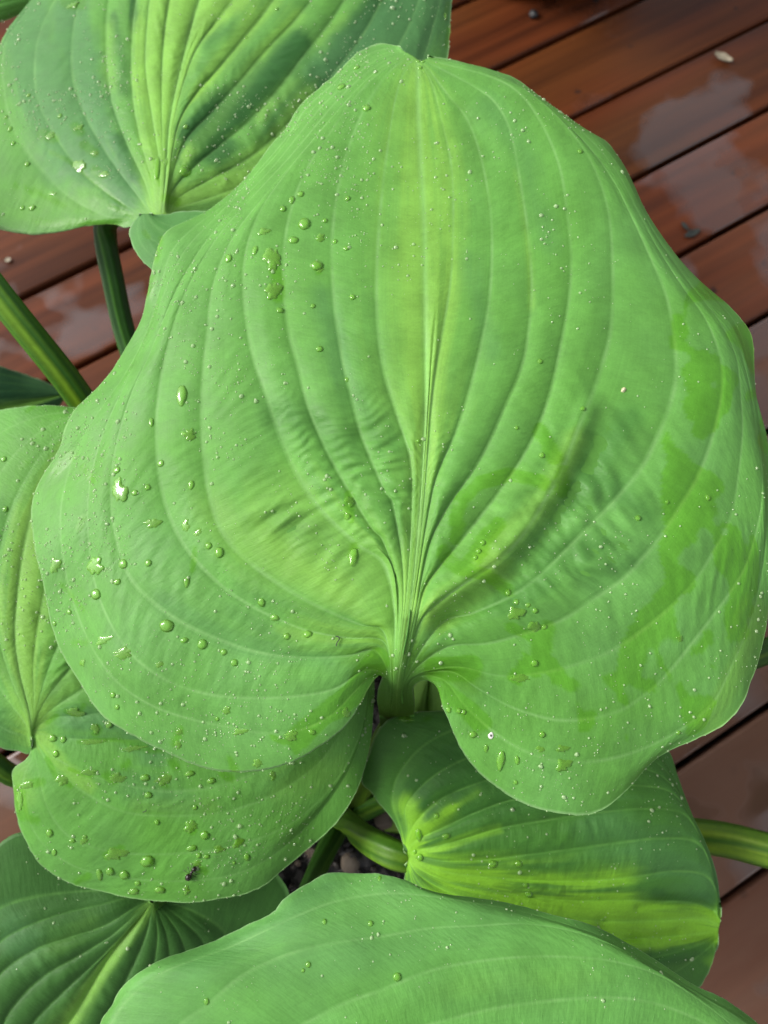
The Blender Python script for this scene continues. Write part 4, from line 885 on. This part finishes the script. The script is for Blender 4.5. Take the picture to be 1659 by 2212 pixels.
DROPS = {
 'A': '395,852,13,25,l 410,937,17,15,i 325,912,6,11,l 250,1017,11,8 257,1062,20,24,i 345,1002,9,8 415,1047,7,11 292,1064,8,7 322,1053,7,7 205,1222,22,19,i 120,1224,12,17,i 265,1219,12,11 320,1217,8,8 452,1177,8,8 472,1194,10,12 402,1259,7,12,l 207,1284,13,12 362,1352,17,14 435,1394,11,11 402,1381,9,6 595,1337,12,9 565,1302,9,10 667,1369,10,8 622,1375,8,7 506,1430,8,8 484,1406,8,7 765,1197,10,20,l 755,1082,11,10,i 753,1115,8,12,l 752,820,6,6 692,752,8,7 255,1258,9,7 150,1324,7,6 116,1346,6,6 177,1429,8,8,i 342,1439,8,7,i 270,1412,22,13,i 225,1384,20,9,i 332,1132,17,10,i 400,1134,11,12,i 427,1147,9,8,i 655,482,14,15 632,517,12,9 495,558,9,11 690,515,10,10,i 683,575,14,12 590,557,20,24,i 590,627,16,20,i 604,670,8,7 612,452,7,8 552,542,7,12,l 567,500,12,9,i 752,428,7,7 737,186,10,9 770,148,8,7 792,234,9,9 750,535,7,6 722,523,6,6 705,478,6,6 764,641,7,7 675,662,6,6 650,420,8,8 632,430,7,10,l 252,1527,7,6 245,1502,7,7 675,1582,8,6 630,1590,14,12,i 555,1650,11,10,i 520,1582,17,7,i 492,1535,10,9,i 745,1540,9,10,i 470,1555,5,5 390,1578,9,7,i 388,1608,8,8,i 1172,984,7,7 1169,779,6,6 1044,1175,7,7 1033,1190,6,6 1027,1202,6,6 1157,1357,15,13,i 1177,1355,7,7 1098,1279,7,8 1117,1300,7,7 1139,1309,7,5 1155,1320,6,6 1154,1432,8,8 1112,1325,17,14,i 1378,1122,7,7 1532,1075,6,7 1442,1083,5,5 1469,1379,9,8,i 1119,1466,21,9,i 1259,883,6,5 1117,924,5,5 904,952,5,5 1021,1588,9,7 1079,1642,9,22,l 1114,1640,6,10,l 1214,1615,13,8,i 1174,1587,7,7 1217,1652,16,14,i 1169,1620,10,6,i 1047,1617,5,9,l 1004,1540,6,6 992,1536,6,6 967,1535,6,7 1114,1691,5,5 1468,1581,5,5 907,147,6,6 904,131,5,4 914,133,4,4 1254,327,6,6 690,585,8,6,i',
 'B': '340,360,8,30,l 360,350,6,12,l 401,372,12,11 401,274,6,6 60,355,7,7 20,280,6,8 32,309,6,6 70,445,9,7 48,454,6,6 127,250,6,6 11,255,5,5 598,22,5,5 532,80,4,4 390,152,4,4 62,205,6,5 206,330,10,6,i 170,275,10,7,i 108,292,12,9,i 226,375,12,7,i 170,360,22,14,i 110,420,10,4,i 963,35,4,10,l 158,12,12,9,i',
 'E': '312,1680,11,8 355,1687,19,11,i 121,1628,8,8 135,1596,7,8 112,1595,10,8 320,1717,9,7 320,1860,15,13 445,1806,10,10 250,1847,22,14,i 412,1832,12,7 472,1836,14,11,i 512,1822,10,14,i 534,1853,7,9 214,1885,7,15,l 235,1882,9,10 267,1891,11,11 290,1927,12,8 345,1921,12,8 405,1925,8,13,i 297,1906,7,6 107,1800,8,9 118,1844,6,9 157,1816,7,5 182,1820,9,7,i 44,1727,9,19,i 137,1686,15,12,i 237,1567,8,8 206,1572,10,10,i 457,1687,10,7 410,1669,11,6 340,1778,6,6 422,1745,6,6 410,1787,14,13,i 592,1675,7,9,i 13,1100,6,7 8,992,7,7 160,1540,20,10,i 200,1603,24,6,i 290,1615,30,6,i 190,1668,22,7,i 250,1683,18,10,i 60,1695,14,8,i 428,1866,10,7,i 430,1848,6,6 448,1850,7,5 506,1866,4,4 185,1810,6,4',
 'H': '1064,1866,11,8 1119,1866,9,7 1142,1932,9,9 1137,1913,7,6 909,1852,8,8 944,1761,6,6 964,1806,10,6 904,1805,8,16,l 1299,1987,6,5 1292,1940,4,4 895,1840,5,5 875,1553,14,6,i',
 'G': '859,2112,9,9 700,1990,5,6 802,1997,6,6 662,2082,6,6 820,1897,4,7 448,2165,6,7 654,2093,4,4',
 'D': '372,500,6,5 355,515,9,7,i',
}
WHERE = {'A': 'the middle leaf', 'B': 'the upper left leaf', 'E': 'the left leaf', 'H': 'the dark lower right leaf', 'G': 'the bottom leaf', 'D': 'the small folded lobe'}
def area(key, x, y):
    if key == 'A':
        if y < 330: return 'near the tip of'
        side = 'left' if x < 890 else 'right'
        return ('on upper %s part of' if y < 800 else 'on middle %s part of' if y < 1330 else 'on lower %s lobe of') % side
    if key == 'B': return 'on the light centre of' if 320 < x < 420 else 'on the left flank of' if x <= 320 else 'on the right flank of'
    if key == 'E': return 'on the upper strip of' if y < 1200 else 'near the notch of' if x < 240 and y < 1700 else 'along the lower rim of' if y > 1800 else 'amid the lobe of'
    return 'on'
TAGS = []
for key, txt in DROPS.items():
    for item in txt.split():
        q = item.split(','); x, y, a, b = map(float, q[:4]); kd = {'l': 'long', 'i': 'irregular'}.get(q[4] if len(q) > 4 else '', 'round')
        P0, nv = spot(key, x, y)
        s = ((P0 - CAM) @ FW) / F
        me = random.choice(DM[kd])
        o = link('water_drop', me)
        if kd == 'long':
            Rm = frame(nv, math.radians(90 + random.uniform(-8, 8))); sx, sy = b * .85, a
        elif kd == 'irregular':
            Rm = frame(nv, math.radians(random.choice((0, 180)) + random.uniform(-12, 12))); sx, sy = a, b
        else:
            Rm = frame(nv, math.radians(random.uniform(-15, 15))); sx, sy = a, b
        M4 = Matrix.Identity(4)
        Ms = Rm @ np.diag([sx * s, sy * s, min(sx, sy) * s * (0.6 if kd == 'irregular' else 0.85)])
        for i in range(3):
            for j in range(3): M4[i][j] = Ms[i, j]
            M4[i][3] = P0[i]
        o.matrix_world = M4
        TAGS.append((o, key, x, y, kd, a, b))
ORD = 'first second third fourth fifth sixth seventh eighth ninth tenth eleventh twelfth thirteenth fourteenth'.split()
lots = {}
for o, key, x, y, kd, a, b in TAGS:
    size = 'big' if max(a, b) >= 14 else 'small' if max(a, b) <= 7 else 'medium'
    shp = {'round': 'round', 'long': 'long', 'irregular': 'smeared'}[kd]
    lots.setdefault((size, shp, area(key, x, y), WHERE[key]), []).append((x, o))
for (size, shp, ar, wh), lst in lots.items():
    for k, (x, o) in enumerate(sorted(lst, key=lambda t: t[0])):
        place = '' if len(lst) == 1 else ', %s,' % (('left one', 'right one')[k] if len(lst) == 2 else ORD[k] + ' from left')
        tag(o, '%s %s raindrop%s %s %s' % (size, shp, place, ar, wh), 'water drop', 'raindrops on the leaves')

# fine rain beads, beyond counting: one object
def beads():
    me0 = drop_mesh(50, 0.05, 0.85, 8, 4); v0 = np.array([v.co[:] for v in me0.vertices]); f0 = np.array([p.vertices[:] for p in me0.polygons]); bpy.data.meshes.remove(me0)
    Vs, Fs, c = [], [], 0
    rng = np.random.default_rng(5)
    for key, cnt, smax in (('A', 4600, 0.95), ('B', 1500, 0.95), ('E', 1700, 1.05), ('H', 560, 0.9), ('G', 260, 0.8), ('F', 110, 0.9), ('D', 40, 0.8), ('C', 15, .8)):
        L = LEAVES[key]; P = L['P']; N = L['N'].reshape(-1, 3); V = L['V'].reshape(-1, 3)
        ins = (P[:, 0] > -15) & (P[:, 0] < 1680) & (P[:, 1] > -15) & (P[:, 1] < 2230)
        T = L['V']; gS = np.gradient(T, axis=0); gA = np.gradient(T, axis=1)
        area_w = np.linalg.norm(np.cross(gA, gS), axis=2).ravel()
        dens = np.clip(0.35 + 1.4 * fbm(P[:, 0] / 120, P[:, 1] / 120, 77, 3), 0.05, None) ** 1.5
        if key == 'A': dens = dens * (1 + 1.6 * (P[:, 0] < 800)) 
        pr = area_w * dens * ins * (L['d'] > 110); pr /= pr.sum()
        pick = rng.choice(len(P), cnt, p=pr, replace=False)
        rim = np.array([], int)
        if key in 'ABEG':
            nS_, m_ = T.shape[:2]; idx = np.arange(nS_ * m_).reshape(nS_, m_)
            cand = np.concatenate([idx[20:-10, 0], idx[20:-10, -1]]); cand = cand[ins[cand]]
            rim = rng.choice(cand, min(len(cand), {'A': 150, 'B': 30, 'E': 40, 'G': 12}[key]), replace=False)
        for k in np.concatenate([pick, rim]):
            s = ((V[k] - CAM) @ FW) / F
            r = min(1.1 * math.exp(rng.normal(0.0, 0.62)), 5.0) * s * smax
            if k in rim: r *= 0.8
            R = frame(N[k], rng.uniform(0, 6.28)) * r
            R[:, 0] *= rng.uniform(0.85, 1.3)
            Vs.append(v0 @ R.T + V[k]); Fs.append(f0 + c); c += len(v0)
    o = link('rain_beads', make_mesh('rain_beads', np.concatenate(Vs), np.concatenate(Fs)), MAT_BEAD)
    tag(o, 'fine beads of rain sprinkled over all the leaves', 'rain beads', None, 'stuff')
beads()

# a dead ant: one continuous body with bent legs
def ant(x, y, key, ang, L, label):
    P0, nv = spot(key, x, y); R = frame(nv, ang)
    prof = [(-.50,.01),(-.47,.10),(-.38,.17),(-.27,.20),(-.15,.16),(-.08,.06),(-.05,.035),(-.02,.05),(.04,.09),(.12,.095),(.18,.06),(.205,.04),(.24,.10),(.31,.145),(.40,.13),(.46,.07),(.48,.01)]
    C = spline([(px, 0.10 * math.sin(px * 4), .15 + .03 * math.cos(px * 5), r) for px, r in prof], 50, 1)
    seg = 16; a = np.linspace(0, 2 * math.pi, seg, endpoint=False)
    V = [np.concatenate([np.column_stack([np.full(seg, c[0]), c[1] + c[3] * np.cos(a), c[2] + c[3] * np.sin(a)]) for c in C])]
    Fs = [grid_faces(50, seg, 0, True)]; off = 50 * seg
    def limb(pts, r):
        nonlocal off
        c = spline(pts, 9, 1); t = np.gradient(c, axis=0); t /= np.linalg.norm(t, axis=1, keepdims=True)
        vs = []
        for p, tt in zip(c, t):
            e = np.cross(tt, [0, 0, 1.0]) + 1e-6; e /= np.linalg.norm(e); f = np.cross(tt, e); b = np.linspace(0, 2 * math.pi, 5, endpoint=False)
            vs.append(p + r * (np.cos(b)[:, None] * e + np.sin(b)[:, None] * f))
        V.append(np.concatenate(vs)); Fs.append(grid_faces(9, 5, off, True)); off += 45
    for sgn in (-1, 1):
        for k, (bx, fx) in enumerate(((.02, -.22), (.07, .03), (.13, .28))):
            limb([(bx, 0, .12), (bx + (fx - bx) * .5, sgn * .18, .22), (fx, sgn * .30, .08), (fx * 1.25, sgn * .40, .0)], .012)
        limb([(.44, sgn * .04, .18), (.55, sgn * .10, .24), (.66, sgn * .07, .14)], .010)
    V = np.concatenate(V) * L @ R.T + P0
    o = link('ant', make_mesh('ant', V, np.concatenate(Fs)), simple('ant_shell', (0.011, 0.0045, 0.004), 0.25, 400, 0.5, 0.1)); tag(o, label, 'ant')
ant(412, 1884, 'E', math.radians(38), 0.0098, 'dark reddish brown dead ant in a water drop on the left leaf')
def thread(key, pts, r, label):
    Q = [spot(key, x, y) for x, y in pts]
    C = spline([p + n_ * 0.0012 for p, n_ in Q], 24, 1); t = np.gradient(C, axis=0); t /= np.linalg.norm(t, axis=1, keepdims=True)
    V = []
    for p, tt in zip(C, t):
        e = np.cross(tt, FW); e /= np.linalg.norm(e); f = np.cross(tt, e); b = np.linspace(0, 2 * math.pi, 6, endpoint=False)
        V.append(p + r * (np.cos(b)[:, None] * e + np.sin(b)[:, None] * f))
    o = link('thread', make_mesh('thread', np.concatenate(V), grid_faces(24, 6, 0, True)), MAT_SCRAP); tag(o, label, 'thread')
thread('A', [(726,1373),(731,1376),(733,1383),(731,1389),(728,1394)], .00026, 'tiny curled black thread near the base of the middle leaf')
thread('E', [(311,1752),(316,1749),(320,1747)], .0002, 'tiny straight dark fibre on the left leaf lobe')
P0, nv = spot('A', 1061, 1590)
o = link('bird_speck', lump('bird_speck', 12, 3, 0.25), simple('white_speck', (0.55, 0.55, 0.48), 0.6, 300, 0.2)); Rm = frame(nv, 1.3)
o.matrix_world = Matrix([[*(Rm[i] * np.array([.0019, .0013, .0005])), P0[i]] for i in range(3)] + [[0, 0, 0, 1]])
tag(o, 'tiny white dropping with a black dot on the lower right lobe', 'dropping')
o2 = link('dark_centre', lump('dark_centre', 13, 2, 0.25), MAT_SCRAP, o); o2.scale = (.35, .4, .8); o2.location = (0.05, 0, .7)
P0, nv = spot('A', 1350, 846)
o = link('pale_insect', lump('pale_insect', 15, 3, 0.3), simple('pale_body', (0.45, 0.42, 0.25), 0.5, 300, 0.3)); Rm = frame(nv, .8)
o.matrix_world = Matrix([[*(Rm[i] * np.array([.0017, .0011, .0010])), P0[i]] for i in range(3)] + [[0, 0, 0, 1]])
tag(o, 'tiny cream coloured insect on the right half of the middle leaf', 'insect')
